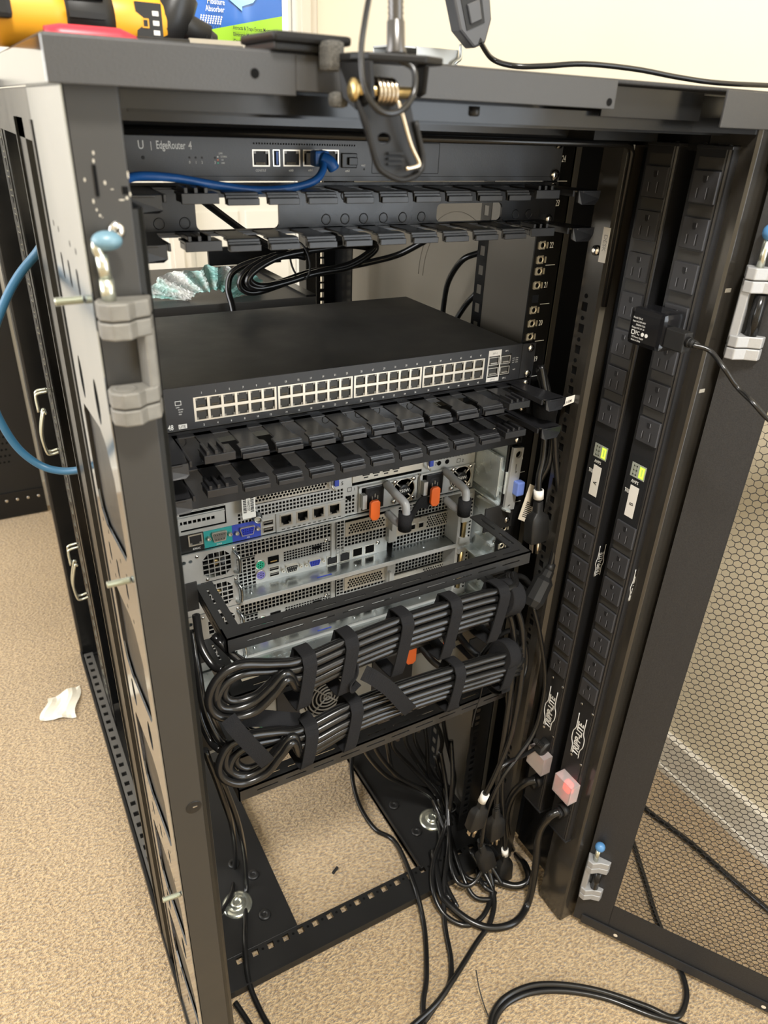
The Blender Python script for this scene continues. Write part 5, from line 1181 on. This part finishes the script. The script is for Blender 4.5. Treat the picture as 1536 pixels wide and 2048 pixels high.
for i, p in enumerate(CURL): cord(p, 4.2, ['first', 'second', 'third', 'fourth'][i]+' grey-brown cord curl above the lowest bar, counted from the left', 6, 'rubber_brown', 'cord curls above the lowest bar')
cord(F8a, 4.4, 'black cord curving over the carpet and back under the open door', 8)
cord(F8b, 4.4, 'black cord lying beside its twin on the carpet at the lower right', 8)
cord(WALLC, 5.0, 'black cable lying along the floor behind the open door', 8)
cord(TIE, .9, 'thin black cable tie tail sticking up from the carpet', 6, 'rubber_matte', name='cable_tie')
cord([(136.6, -96, 470), (141, -104, 440), (139, -106, 405), (134, -106, 380), (131, -106, 352)], .9, 'long thin black cable tie tail hanging over the lowest bar', 8, 'rubber_matte', name='cable_tie')
# tie around the fan of cords
def tie_ring(c, r, ax, label):
    q = MB(); ax = V(ax).normalized(); u = ax.orthogonal().normalized(); w = ax.cross(u)
    pts = [V(c)+(u*math.cos(a*math.pi/12)*r[0]+w*math.sin(a*math.pi/12)*r[1]) for a in range(25)]
    q.tube(pts, 1.4, 6); o = q.build('cable_tie', 'rubber_matte'); tag(o, label, 'cable tie'); return o
_m = [sum(p[4][i] for p in TANG)/len(TANG) for i in range(3)]
tie_ring(_m, (14, 24), (.4, -.3, -1), 'black cable tie gathering the fan of cords over the base plate')

# ------------------------------------------------------------------ hook and loop straps
def strap(C, t, zbar, label, w=17, tail=None, big=0):
    i = min(int(t*(len(C)-1)), len(C)-2); f = t*(len(C)-1)-i
    p = V(C[i]).lerp(V(C[i+1]), f); d = (V(C[i+1])-V(C[i])).normalized()
    top, bot = p.z+24, min(p.z-25, zbar-18); yf, yb = p.y-13-big, -80
    ring = [(yf+3, top-4), (yf-.5, top-10), (yf-1, (top+bot)/2), (yf+1, bot+8), (yf+8, bot+2), (-98, bot-1), (yb, bot+2), (yb, zbar+1), (-96, zbar+10), (-103, top-12), (-106, top-3), (yf+9, top)]
    pts = [(p.x-(z-p.z)*d.x*0.15, y, z) for y, z in ring]
    R = thing('hook_loop_strap', label, 'strap', (p.x, p.y, bot))
    q = MB(); q.ribbon(spline(pts+pts[:1], 4), w, d, 1.8); q.build('band', 'hook_loop', R)
    if tail: q = MB(); q.ribbon(spline([(p.x+a, b, p.z+c) for a, b, c in tail], 6), w*.9, X, 1.6); q.build('tail', 'hook_loop', R)
loop_tail = [(0, -120, -24), (3, -124, -36), (5, -126, -48), (2, -112, -56), (-2, -98, -50), (-2, -96, -36)]
for t, nm, tl in ((.985, 'leftmost', None), (.80, 'second from the left', None), (.58, 'middle', None), (.36, 'fourth from the left', loop_tail), (.10, 'rightmost', loop_tail)):
    strap(B1C, t, 536, '%s black hook-and-loop strap on the upper cable bundle' % nm, 15, tl)
for t, nm, tl in ((.985, 'leftmost', None), (.78, 'second from the left', None), (.34, 'third from the left', loop_tail), (.06, 'rightmost', loop_tail)):
    strap(B2C, t, 446, '%s black hook-and-loop strap on the lower cable bundle' % nm, 15, tl)
def loose_strap(path, wd, label, w=18):
    q = MB(); q.ribbon(spline(path, 6), w, wd, 1.8); tag(q.build('hook_loop_strap', 'hook_loop'), label, 'strap')
def cinch(c, r, h, ax, label):
    q = MB(); q.lathe(V(c)-V(ax).normalized()*h, ax, [(0, r*.96), (h*.3, r*1.04), (h, r), (h*1.6, r*1.05), (h*2, r*.97)], 20); tag(q.build('hook_loop_strap', 'hook_loop'), label, 'strap')
cinch((149, -118, 570), 22, 11, (1, .1, -.25), 'black hook-and-loop wrap gathering the right end of the upper bundle')
cinch((160, -118, 476), 20, 10, (1, .1, -.2), 'black hook-and-loop wrap gathering the right end of the lower bundle')
cinch((240, -38, 762), 14, 15, Z, 'black hook-and-loop wrap around the cords beside the switch')

# ------------------------------------------------------------------ plugs
def plug(p0, p1, label, w=13, t=9, prongs=True, wdir=X):
    """moulded mains plug, cord end p0, prong end p1"""
    p0, p1 = V(p0), V(p1); ax = (p1-p0).normalized(); wd = V(wdir); wd = (wd-ax*wd.dot(ax)).normalized(); td = ax.cross(wd); L = (p1-p0).length
    R = thing('mains_plug', label, 'plug', tuple(p0.lerp(p1, .5)))
    q = MB(); sec = [(.0, .34, .5), (.26, .38, .55), (.36, .86, .9), (.5, 1, 1), (1, 1, 1)]; base = len(q.v); n = 12
    for f, a, b in sec:
        for k in range(n):
            an = 2*math.pi*k/n; cx, cy = math.cos(an), math.sin(an)
            e = .36; sx = math.copysign(abs(cx)**e, cx); sy = math.copysign(abs(cy)**e, cy)
            q.v.append(tuple(p0+ax*L*f+wd*sx*w*a+td*sy*t*b))
    for i in range(len(sec)-1):
        for k in range(n): k2 = (k+1) % n; q.face((base+i*n+k, base+i*n+k2, base+(i+1)*n+k2, base+(i+1)*n+k), True)
    q.face([base+(len(sec)-1)*n+k for k in range(n)]); q.face([base+k for k in range(n)][::-1])
    q.build('body', 'rubber_matte', R, bevel=.5)
    s = MB()
    for k in range(4): s.lathe(p0-ax*(3+k*4.5), ax, [(0, 4.6-.2*k), (2.6, 4.8-.2*k)], 12)
    s.build('strain_relief', 'rubber_matte', R)
    if prongs:
        for s_ in (-1, 1): b = MB(); b.obox(p1+ax*8+wd*s_*6.3, ax, td, wd, 8.5, 3.1, .8); b.build('prong', 'prong_metal', R)
        b = MB(); b.cyl(p1+td*5, p1+td*5+ax*18, 2.2, 10); b.build('earth_pin', 'prong_metal', R)
    return R
mat('prong_metal', (.72, .62, .48), .3, metal=1)
plug(PL1[0], PL1[1], 'black mains plug dangling with its two blades bare, beside the top bar', 15, 10)
plug(PLG[0], PLG[1], 'hanging black mains plug under a white label band, leftmost of the low plugs', 14, 9)
plug(PLG[2], PLG[3], 'hanging black mains plug, middle of the low plugs', 14, 9)
plug(PLG[4], PLG[5], 'tilted black mains plug facing away among the low plugs', 15, 9)
plug(PLG[6], PLG[7], 'lowest hanging black mains plug with a white banded cord', 15, 9)
plug((262, -112, 262), (272, -112, 250), 'black angled plug stuck in beside the breaker of power strip A', 13, 9, False)
def coupler():
    a, b, c = map(V, COUP)
    R = thing('cord_connector', 'black moulded in-line connector between two cords beside power strip A', 'connector', tuple(b))
    ax = (c-a).normalized(); q = MB(); q.tube([a-ax*6, a+ax*4, a+ax*10, c-ax*8, c+ax*2], [8, 9, 14, 15, 11], 10, True, False); q.build('body', 'rubber_matte', R, bevel=1)
    s = MB(); s.tube([a-ax*16, a-ax*4], [5, 7], 12); s.build('strain_relief', 'rubber_matte', R)
coupler()
# label bands and tags on cords
def band(c, ax, r, h, label, m='label_white'):
    q = MB(); q.cyl(V(c)-V(ax).normalized()*h, V(c)+V(ax).normalized()*h, r, 16); o = q.build('cord_label', m); tag(o, label, 'label'); return o
def dirof(p, i): return (V(p[i+1])-V(p[i])).normalized()
b1 = band(V(V1[-1])-dirof(V1, -2)*3, dirof(V1, -2), 6.2, 8, 'white label band on the leftmost low cord')
b2 = band(V(V4[-1])-dirof(V4, -2)*4, dirof(V4, -2), 5.8, 8, 'white label band on the lowest low cord')
b3 = band(V(C1[-1])-dirof(C1, -2)*8, dirof(C1, -2), 6.5, 6, 'white label band above the dangling plug')
def flag(P, label, m, txt=None, cat='label', bars=False):
    P = [V(p) for p in P]; n = (P[1]-P[0]).cross(P[3]-P[0]).normalized()
    if n.y > 0: n = -n
    q = MB(); q.prism(P, n*-.6); o = q.build('paper_tag', m); tag(o, label, cat)
    u = (P[1]-P[0]).normalized(); v = (P[3]-P[0]).normalized()
    if bars:
        b = MB(); L = (P[3]-P[0]).length; W = (P[1]-P[0]).length
        for k in range(9): b.obox(P[0]+u*W*.55+v*L*(.12+.05*k)+n*.1, u, v, n, W*.32, L*.012, .06)
        b.build('printed_line', 'ink', o)['kind'] = 'stuff'
    if txt: lettering([(txt, 5, tuple(P[0]+u*2+v*2+n*.1), .8, 'LEFT', u, v)], 'ink', o)
flag([(232, -26, 612), (246, -34, 606), (256, -34, 656), (244, -26, 662)], 'cream paper tag with fine print hanging on a cord beside the top bar', 'label_cream', None, 'tag', True)
flag([(250, -52, 776), (266, -58, 783), (266, -58, 792), (251, -52, 787)], 'small white paper flag on the cords beside the switch', 'label_white', 'VLVSM')
loose_strap([(-57, -136, 545), (-48, -144, 540), (-30, -148, 520), (-12, -148, 492), (0, -146, 474), (6, -138, 464)], (1, 0, .55), 'loose grey-black strap hanging diagonally across the lower bundle', 17)
loose_strap([(-62, -122, 560), (-66, -130, 546), (-74, -132, 536), (-72, -132, 526), (-62, -130, 530)], (0, 1, .2), 'black strap curl hanging under the upper bundle beside the diagonal strap', 15)
loose_strap([(-210, -138, 548), (-206, -146, 540), (-196, -149, 520), (-184, -149, 496), (-174, -145, 474)], (1, 0, .5), 'black strap lying diagonally over the loop of the lower bundle', 16)
loose_strap([(-198, -108, 514), (-172, -112, 508), (-148, -113, 496), (-124, -112, 482)], (0, .5, 1), 'black strap lying flat over the back of the lower loop', 18)
# ------------------------------------------------------------------ blue patch leads
def patch():
    R = thing('network_cable', 'blue network cable plugged into the router and drooping to the left post', 'cable', tuple(BLUE[0]))
    q = MB(); q.tube(spline(BLUE, 10), 3.3, 12); q.build('cord', 'blue_cable', R)
    q = MB(); q.rbox(-59, -49.5, -14, -1, 1037, 1046, .8); q.build('plug', 'grey_clear', R)
    q = MB(); q.rbox(-60, -46, -24, -11, 1036, 1049, 2.5); q.tube(spline([(-53, -22, 1043), (-47, -26, 1040), (-43, -27, 1034)], 5), [5.4]*10+[4.4], 12); q.build('boot', 'blue_cable', R)
    R = thing('network_cable', 'pale blue network cable looping out of the left side of the rack', 'cable', tuple(BLUE2[0]))
    q = MB(); q.tube(spline(BLUE2, 10), 4.0, 12); q.build('cord', 'blue_cable_pale', R)
patch()
# ------------------------------------------------------------------ coil of cord behind the switch
def coil():
    for i in range(4):
        p = [(a[0]*(1-.02*i)+3*i, a[1]+7*(i % 2)-6*i, a[2]+(2.2*i-3)+2*math.sin(k*1.3+i)) for k, a in enumerate(COILL)]
        q = MB(); q.tube(spline(p, 8, True)+[V(p[0])], 4.4, 10); tag(q.build('power_cable', 'rubber'), ['first', 'second', 'third', 'fourth'][i]+' turn of the glossy black cord coil hanging behind the switch', 'cable', 'turns of the hanging cord coil')
    tie_ring((COILL[0][0]-2, 296, COILL[0][2]-10), (26, 22), (1, .2, 0), 'black cable tie around the hanging cord coil')
    for p, l in ((K1, 'black cord dropping from the coil behind the switch'), (K2, 'black cord slanting down to the coil behind the cable manager'), (K3, 'black cord leaving the coil to the right'), (K4, 'black cord curving down by the side panel behind the switch'), (K5, 'short black cord low by the side panel behind the switch')): cord(p, 4.4, l, 8)
coil()
# ------------------------------------------------------------------ device and crumpled pack behind the switch
def backstuff():
    R = thing('equipment_box', 'dark grey equipment case behind the switch', 'equipment', (30, 460, 800))
    q = MB(); q.box(-215, 100, 330, 598, 802, 840); q.build('case', 'case_grey', R, bevel=1)
    q = MB(); q.box(84, 100, 330, 598, 840, 843); q.build('side_rim', 'gloss_black', R)
    q = MB(); q.box(20, 150, 590, 598, 842, 872); q.build('front_panel', 'gloss_black', R)
    # crumpled plastic pack: folded film
    bm = bmesh.new(); bmesh.ops.create_grid(bm, x_segments=70, y_segments=24, size=1)
    rnd = random.Random(5)
    for v in bm.verts:   # a pleated fan of film
        x, y = v.co.x, v.co.y
        a = math.pi*(.5-.46*x); r = .35+.65*(y+1)/2
        edge = 1+.06*math.sin(11*x)+.05*math.sin(23*x+1)
        pl = math.sin(26*x+1.5*math.sin(5*x))*(2+5*r)
        v.co = Vector((-48+92*math.cos(a)*r*edge+rnd.uniform(-1, 1), 372+46*(r-.6)+pl, 838+40*math.sin(a)*r*edge+rnd.uniform(-1, 1)))
    q = MB().bm(bm, False); o = q.build('plastic_pack', 'crumpled_film'); tag(o, 'crumpled white and teal plastic pack lying behind the switch', 'packaging')
mat('case_grey', (.05, .048, .045), .45)
mat('crumpled_film', (.72, .80, .77), .35, spec=.5, noise=(22, .22))
backstuff()
nt = MATS['crumpled_film'].node_tree
for nn in nt.nodes:
    if nn.type == 'VALTORGB': nn.color_ramp.elements[0].color = (.80, .80, .76, 1); nn.color_ramp.elements[1].color = (.36, .70, .64, 1); nn.color_ramp.elements[0].position = .40; nn.color_ramp.elements[1].position = .56
# ------------------------------------------------------------------ things on the roof
ZR = 1108
def drill():
    R = thing('power_tool', 'yellow and black cordless rotary tool lying on the rack roof', 'tool', (-230, 6, ZR))
    A = V((-378, -22, ZR+22)); B = V((-202, 0, ZR+24)); ax = (B-A).normalized(); L = (B-A).length
    def ring(f, r): return (f*L, r)
    def piece(prof, m, nm): q = MB(); q.lathe(A, ax, prof, 28); return q.build(nm, m, R)
    piece([ring(0, 12), ring(.02, 18), ring(.22, 21), ring(.34, 21.5), ring(.34, 19)], 'plastic_black', 'battery_end')
    piece([ring(.30, 20), ring(.32, 21), ring(.55, 21), ring(.66, 22.5), ring(.74, 22.5), ring(.74, 18)], 'yellow_tool', 'handle')
    piece([ring(.70, 21.5), ring(.72, 24.5), ring(.86, 24.8), ring(.90, 22), ring(.90, 16)], 'rubber_matte', 'grip_collar')
    q = MB()
    for k in range(5):
        u = Z; w = ax.cross(u)
        a = -.9+k*.45; c = A+ax*(L*.80)+(u*math.sin(a)-w*-math.cos(a))*24 if False else A+ax*(L*.80)+Vector((0, -math.cos(a), math.sin(a)))*24.5
        q.obox(c, ax, Vector((0, -math.sin(a), -math.cos(a))), Vector((0, -math.cos(a), math.sin(a))), L*.07, 1.8, 3.0)
    q.build('grip_rib', 'rubber_matte', R)['kind'] = 'stuff'
    piece([ring(.88, 20), ring(.90, 21.5), ring(1.12, 20.5), ring(1.16, 17), ring(1.16, 12)], 'yellow_tool', 'motor_housing')
    q = MB(); q.rbox(A.x+ax.x*L*.36, A.x+ax.x*L*.52, A.y-24+4, A.y-10, ZR+17, ZR+31, 3); q.build('slide_switch', 'rubber_matte', R)
    q = MB().use('ink'); c = A+ax*(L*1.06); q.box(c.x-10, c.x+9, c.y-21.6, c.y-19, ZR+12, ZR+36); q.use('yellow_tool'); q.box(c.x-6, c.x-1, c.y-22, c.y-21.4, ZR+20, ZR+26); q.use('ink').box(c.x-5, c.x-2, c.y-22.2, c.y-21.8, ZR+21, ZR+25); q.use('label_white')
    for k in range(3): q.box(c.x+2, c.x+6.5, c.y-22, c.y-21.4, ZR+16+k*6, ZR+19+k*6)
    q.build('rating_label', None, R)
    # bent nose
    c0 = A+ax*(L*1.14)
    q = MB(); q.tube([c0+V((-8, -4, -10)), c0+V((6, -6, 4)), c0+V((14, -6, 22))], [15, 16, 15], 14); q.build('nose_guard', 'plastic_black', R, bevel=1)
    q = MB(); q.cyl(c0+V((4, -6, 4)), c0+V((34, -8, -6)), 11, 14, 9); q.cyl(c0+V((30, -8, -6)), c0+V((40, -8, -8)), 9, 14, 5); q.build('chuck', 'rubber_matte', R)
    q = MB(); q.tube([c0+V((-18, -16, -18)), c0+V((10, -16, -20))], [4.5, 4.5], 10); q.build('red_cap', 'red_tool', R)
drill()
def screwdriver():
    R = thing('screwdriver', 'screwdriver with red handle lying along the front of the roof', 'screwdriver', (-220, -70, ZR))
    q = MB(); q.tube([(-272, -66, ZR+7), (-262, -66, ZR+7.5), (-225, -68, ZR+7.5), (-214, -68, ZR+6)], [6, 7.5, 7.5, 5], 12); q.build('handle', 'red_tool', R)
    q = MB(); q.tube([(-216, -68, ZR+6.5), (-176, -70, ZR+7.5)], 4.6, 10); q.build('collar', 'rubber_matte', R)
    q = MB(); q.tube([(-178, -70, ZR+8.5), (-140, -72, ZR+9)], 4.2, 6, True, False); q.build('bit_holder', 'bit_steel', R)
    q = MB(); q.tube([(-140, -72, ZR+9), (-134, -72, ZR+9), (-130, -72, ZR+9)], [3.4, 3.2, .8], 8, True, False); q.build('tip', 'bit_steel', R)
screwdriver()
def bag():
    R = thing('absorber_bag', 'blue and green moisture absorber pouch standing on the rack roof', 'bag', (-46, 210, ZR))
    x0, x1, y, H = -106, 10, 200, 190
    def front(x, z):   # bulge of the filled pouch
        u = (x-x0)/(x1-x0); w = (z-ZR)/H
        return y-14*math.sin(math.pi*min(max(u, 0), 1))*math.sin(math.pi*min(max(w*.9+.08, 0), 1))
    def region(nm, m, zlo, zhi, d, xa=x0, xb=x1, n=20, k=16):
        q = MB(); base = len(q.v)
        for i in range(n+1):
            x = xa+(xb-xa)*i/n; a, b = zlo(x), zhi(x)
            for j in range(k+1): z = a+(b-a)*j/k; q.v.append((x, front(x, z)-d, z))
        for i in range(n):
            for j in range(k): q.face((base+i*(k+1)+j, base+(i+1)*(k+1)+j, base+(i+1)*(k+1)+j+1, base+i*(k+1)+j+1), True)
        return q.build(nm, m, R)
    q = MB(); q.rbox(x0, x1, y, y+24, ZR, ZR+H, 6); q.build('back', 'bag_white', R)
    region('front_film', 'bag_blue', lambda x: ZR, lambda x: ZR+H, 0)
    wave = lambda x: ZR+34+26*((x-x0)/(x1-x0))
    region('green_field', 'bag_green', lambda x: ZR+26, wave, .5, x0+4, x1-8)
    region('side_seal', 'bag_white', lambda x: ZR, lambda x: ZR+H, .6, x1-8, x1, 3)
    lettering([('Moisture', 7, (-82, 187, 1169.5), .72), ('Absorber', 7, (-84, 187, 1163.2), .72)], 'white_print', R)
    lettering([('Attracts & Traps Excess Moisture', 4.8, (-57, 185, 1149.6), .68), ('Eliminates Musty Odors', 4.8, (-57, 185, 1143.8), .68), ('Creates Fresher, Cleaner Air', 4.8, (-57, 185, 1138), .68)], 'ink', R)
    q = MB(); q.prism([(a, 185.5, b) for a, b in ((-60, 1175), (-46, 1166), (-46, 1170), (-34, 1174), (-28, 1181), (-30, 1190), (-56, 1190), (-44, 1184), (-48, 1177), (-50, 1179))][::-1], (0, .4, 0)); q.build('arrow_print', 'bag_sky', R)
    q = MB()
    for i in range(9):
        for j in range(4): q.prism([(-90+i*2.6+u+j*.6, 188, 1153.5+j*1.9+v) for u, v in ngon(0, 0, .9, 6)], (0, .3, 0))
    q.build('grille_print', 'label_white', R)['kind'] = 'stuff'
bag()
def roof_bracket():
    R = thing('metal_bracket', 'plated angle bracket with two bolts lying on the rack roof', 'bracket', (35, -40, ZR))
    q = MB(); q.box(-4, 62, -52, -20, ZR+20, ZR+22); q.box(-4, 62, -22, -20, ZR, ZR+22); q.box(20, 62, -54, -52, ZR+8, ZR+22); q.build('angle', 'zinc_pale', R, bevel=.6)
    for x in (44, 60):
        q = MB(); q.cyl((x-6, -56, ZR+5.5), (x+6, -56, ZR+5.5), 5.4, 14); q.cyl((x-8, -56, ZR+5.5), (x+8, -56, ZR+5.5), 2.6, 10); q.build('bolt', 'steel_screw', R)
    q = MB(); q.tube(spline([(52, -56, ZR+6), (56, -58, ZR+12), (62, -57, ZR+16), (63, -55, ZR+26)], 5), 1.6, 8); q.build('clip_wire', 'zinc', R)
roof_bracket()
def clamp_lamp():
    R = thing('clamp_lamp', 'black spring clamp of a gooseneck lamp gripping the roof edge', 'lamp', (-120, -240, 1046))
    # upper jaw resting on the roof
    q = MB(); q.rbox(-176, -128, -226, -170, ZR+4, ZR+9, 2); q.build('upper_jaw', 'clamp_black', R)
    q = MB(); q.rbox(-174, -136, -222, -172, ZR, ZR+4, 1); q.build('jaw_pad', 'rubber_matte', R)
    q = MB(); q.rbox(-148, -137, -236, -222, 1099, ZR+6, 3); q.build('foam_pad', 'foam_grey', R)
    q = MB(); q.rbox(-145, -135, -238, -228, 1081, 1089, 3); q.build('foam_pad', 'foam_grey', R)
    # plate that carries the gooseneck
    q = MB(); P = [(-141, -250), (-136, -262), (-104, -270), (-88, -262), (-86, -250), (-92, -238), (-141, -232)]; q.prism([(x, y, 1104) for x, y in P][::-1], (0, 0, 4)); q.build('carrier_plate', 'clamp_black', R, bevel=1)
    q = MB(); q.prism([(-141, -252, 1104), (-136, -262, 1104), (-134, -262, 1086), (-137, -250, 1080), (-141, -240, 1086), (-141, -234, 1104)][::-1], (3, 0, 0)); q.build('side_cheek', 'clamp_black', R, bevel=.6)
    q = MB(); q.prism([(-100, -262, 1104), (-96, -254, 1090), (-94, -244, 1088), (-92, -238, 1104)], (3, 0, 0)); q.build('side_cheek', 'clamp_black', R, bevel=.6)
    # lower lever
    L0 = [(-141, 1093), (-131, 1080), (-103, 1081), (-96, 1056), (-99, 1050), (-111, 1045.5), (-123, 1049), (-128, 1056)]
    q = MB(); sheet(q, (0, -252, 0), X, Z, [(-141, 1092), (-128, 1054), (-123, 1048.5), (-111, 1045.6), (-100, 1049), (-96.5, 1056), (-103, 1084), (-110, 1092)], [ngon(-121.5, 1066.5, 4.4, 18, 3)], (0, 2.2, 0))
    q.v = [(x, y-(1092-z)*.16, z) for x, y, z in q.v]; q.build('lever', 'clamp_black', R)
    q = MB(); q.tube(spline([(-142, -251, 1093), (-135, -258, 1074), (-128.5, -260, 1054), (-122, -261, 1048), (-111, -261.5, 1045), (-100, -261, 1048.5), (-96, -259, 1056), (-101, -256, 1076)], 6), 1.7, 8); q.build('lever_rim', 'clamp_black', R)
    q = MB()
    for z in (1058.5, 1055.6, 1052.8): q.box(-120.5, -110, -260.4, -257.5, z, z+.9)
    q.build('grip_ridge', 'clamp_black', R)['kind'] = 'stuff'
    # pivot and spring
    q = MB(); q.cyl((-140, -254, 1090), (-103, -254, 1090), 3, 14); q.lathe((-140, -254, 1090), -X, [(0, 6), (1.5, 6), (3, 4), (3.4, 2)], 16); q.build('pivot_pin', 'brass', R)
    q = MB(); q.tube([(-128+13*k/60, -254+6*math.cos(k*2*math.pi/12), 1090+6*math.sin(k*2*math.pi/12)) for k in range(61)], 1.25, 8); q.tube(spline([(-115, -259, 1086), (-113, -262, 1078), (-108, -264, 1064), (-102, -264.5, 1054.5), (-103, -264.5, 1052.6), (-111, -264.5, 1051)], 6), 1.2, 8); q.build('spring', 'spring_wire', R)
    # gooseneck
    q = MB(); prof = [(0, 6.0), (2, 6.0), (4, 5.2), (16, 5.0), (16.5, 4.2)]
    for k in range(40): prof += [(17+k*2.6, 4.5), (18.4+k*2.6, 4.0)]
    q.lathe((-113.5, -252, 1108), (-.03, .05, 1), prof, 16); q.build('gooseneck', 'spring_dark', R)
    q = MB(); q.tube(spline(LAMPC, 10), 1.7, 8); q.build('lamp_cord', 'rubber', R)
mat('clamp_black', (.009, .0085, .008), .42, spec=.2)
mat('spring_wire', (.55, .47, .36), .25, metal=1)
mat('spring_dark', (.10, .095, .09), .3, metal=.8)
clamp_lamp()
def controller():
    R = thing('inline_switch', 'black oval lamp control with two square buttons hanging above the roof', 'remote', (45, -95, 1132))
    o = V((57, -92, 1131)); u = V((-.40, 0, 1)).normalized(); w = V((1, 0, .40)).normalized(); n = V((0, -1, 0))
    out = [(0, -10, ), (0, 0)]
    P = [(-6, 0), (6, 0), (16, 14), (18, 28), (14, 90), (-16, 90), (-16, 16)]
    q = MB(); q.prism([o+w*a+u*b for a, b in P], (0, 14, 0)); q.build('case', 'control_grey', R, bevel=2)
    q = MB(); q.prism([o+w*a+u*b+n*.6 for a, b in ((-10, 14), (8, 14), (10, 36), (-10, 36))], (0, 1.2, 0)); q.prism([o+w*a+u*b+n*.6 for a, b in ((-10, 42), (10, 42), (10, 62), (-10, 62))], (0, 1.2, 0)); q.build('button_frame', 'rubber_matte', R)
    for b0 in (17, 45):
        q = MB(); q.prism([o+w*a+u*b+n*2.4 for a, b in ((-6, b0), (5, b0), (6, b0+14), (-6, b0+14))], (0, 3, 0)); q.build('button', 'control_grey', R, bevel=.8)
    q = MB(); q.tube(spline([tuple(o+u*4)]+[tuple(V(p)) for p in ROOFC[1:]], 10), 2.2, 10); q.build('cord', 'rubber', R)
    q = MB(); q.tube(spline([tuple(o+u*88), (10, -92, 1240), (-40, -120, 1300), (-100, -240, 1260), tuple(LAMPC[0])], 8), 2.0, 8); q.build('upper_cord', 'rubber', R)
mat('control_grey', (.055, .055, .058), .4)
controller()
# ------------------------------------------------------------------ oddments on the floor and by the far wall
def oddments():
    q = MB(); bm = bmesh.new(); bmesh.ops.create_grid(bm, x_segments=8, y_segments=8, size=1)
    for v in bm.verts:
        x, y = v.co.x, v.co.y; v.co = Vector((-352+34*x+10*y+5*math.sin(3*y), 668+40*y+10*x*y, -63+5*abs(math.sin(2.2*x+1.4*y))+2.5*math.sin(5*x)))
    q.bm(bm); o = q.build('paper_scrap', 'paper'); tag(o, 'small crumpled cream paper scrap on the carpet at the left', 'paper')
    q = MB(); q.obox((2, 48, -64), (1, .5, .1), (-.5, 1, 0), Z, 7, 2.4, 2); tag(q.build('debris', 'rubber_matte', bevel=.8), 'tiny black scrap on the carpet inside the rack', 'scrap')
    R = thing('steel_panel', 'black perforated steel panel standing beyond the far left corner of the rack', 'panel', (-420, 1600, -66))
    q = MB(); q.box(-440, -262, 1600, 1622, -62, 1120); q.build('sheet', 'satin_black', R, bevel=2)
    q = MB(); q.box(-440, -262, 1594, 1600, -62, 20); q.build('foot_rail', 'gloss_black', R)
    q = MB()
    for j in range(46):
        for i in range(8): q.prism([(-424+i*12+(6 if j % 2 else 0)+u, 1599.4, 120+j*20+v) for u, v in ngon(0, 0, 3.4, 6)], (0, .5, 0))
    q.build('perforation', 'deep_black', R)['kind'] = 'stuff'
    for k in range(6): MB().lathe((-430+k*30, 1594, -5), -Y, [(0, 5), (2, 4)], 10).build('rivet', 'steel_screw', R)
oddments()
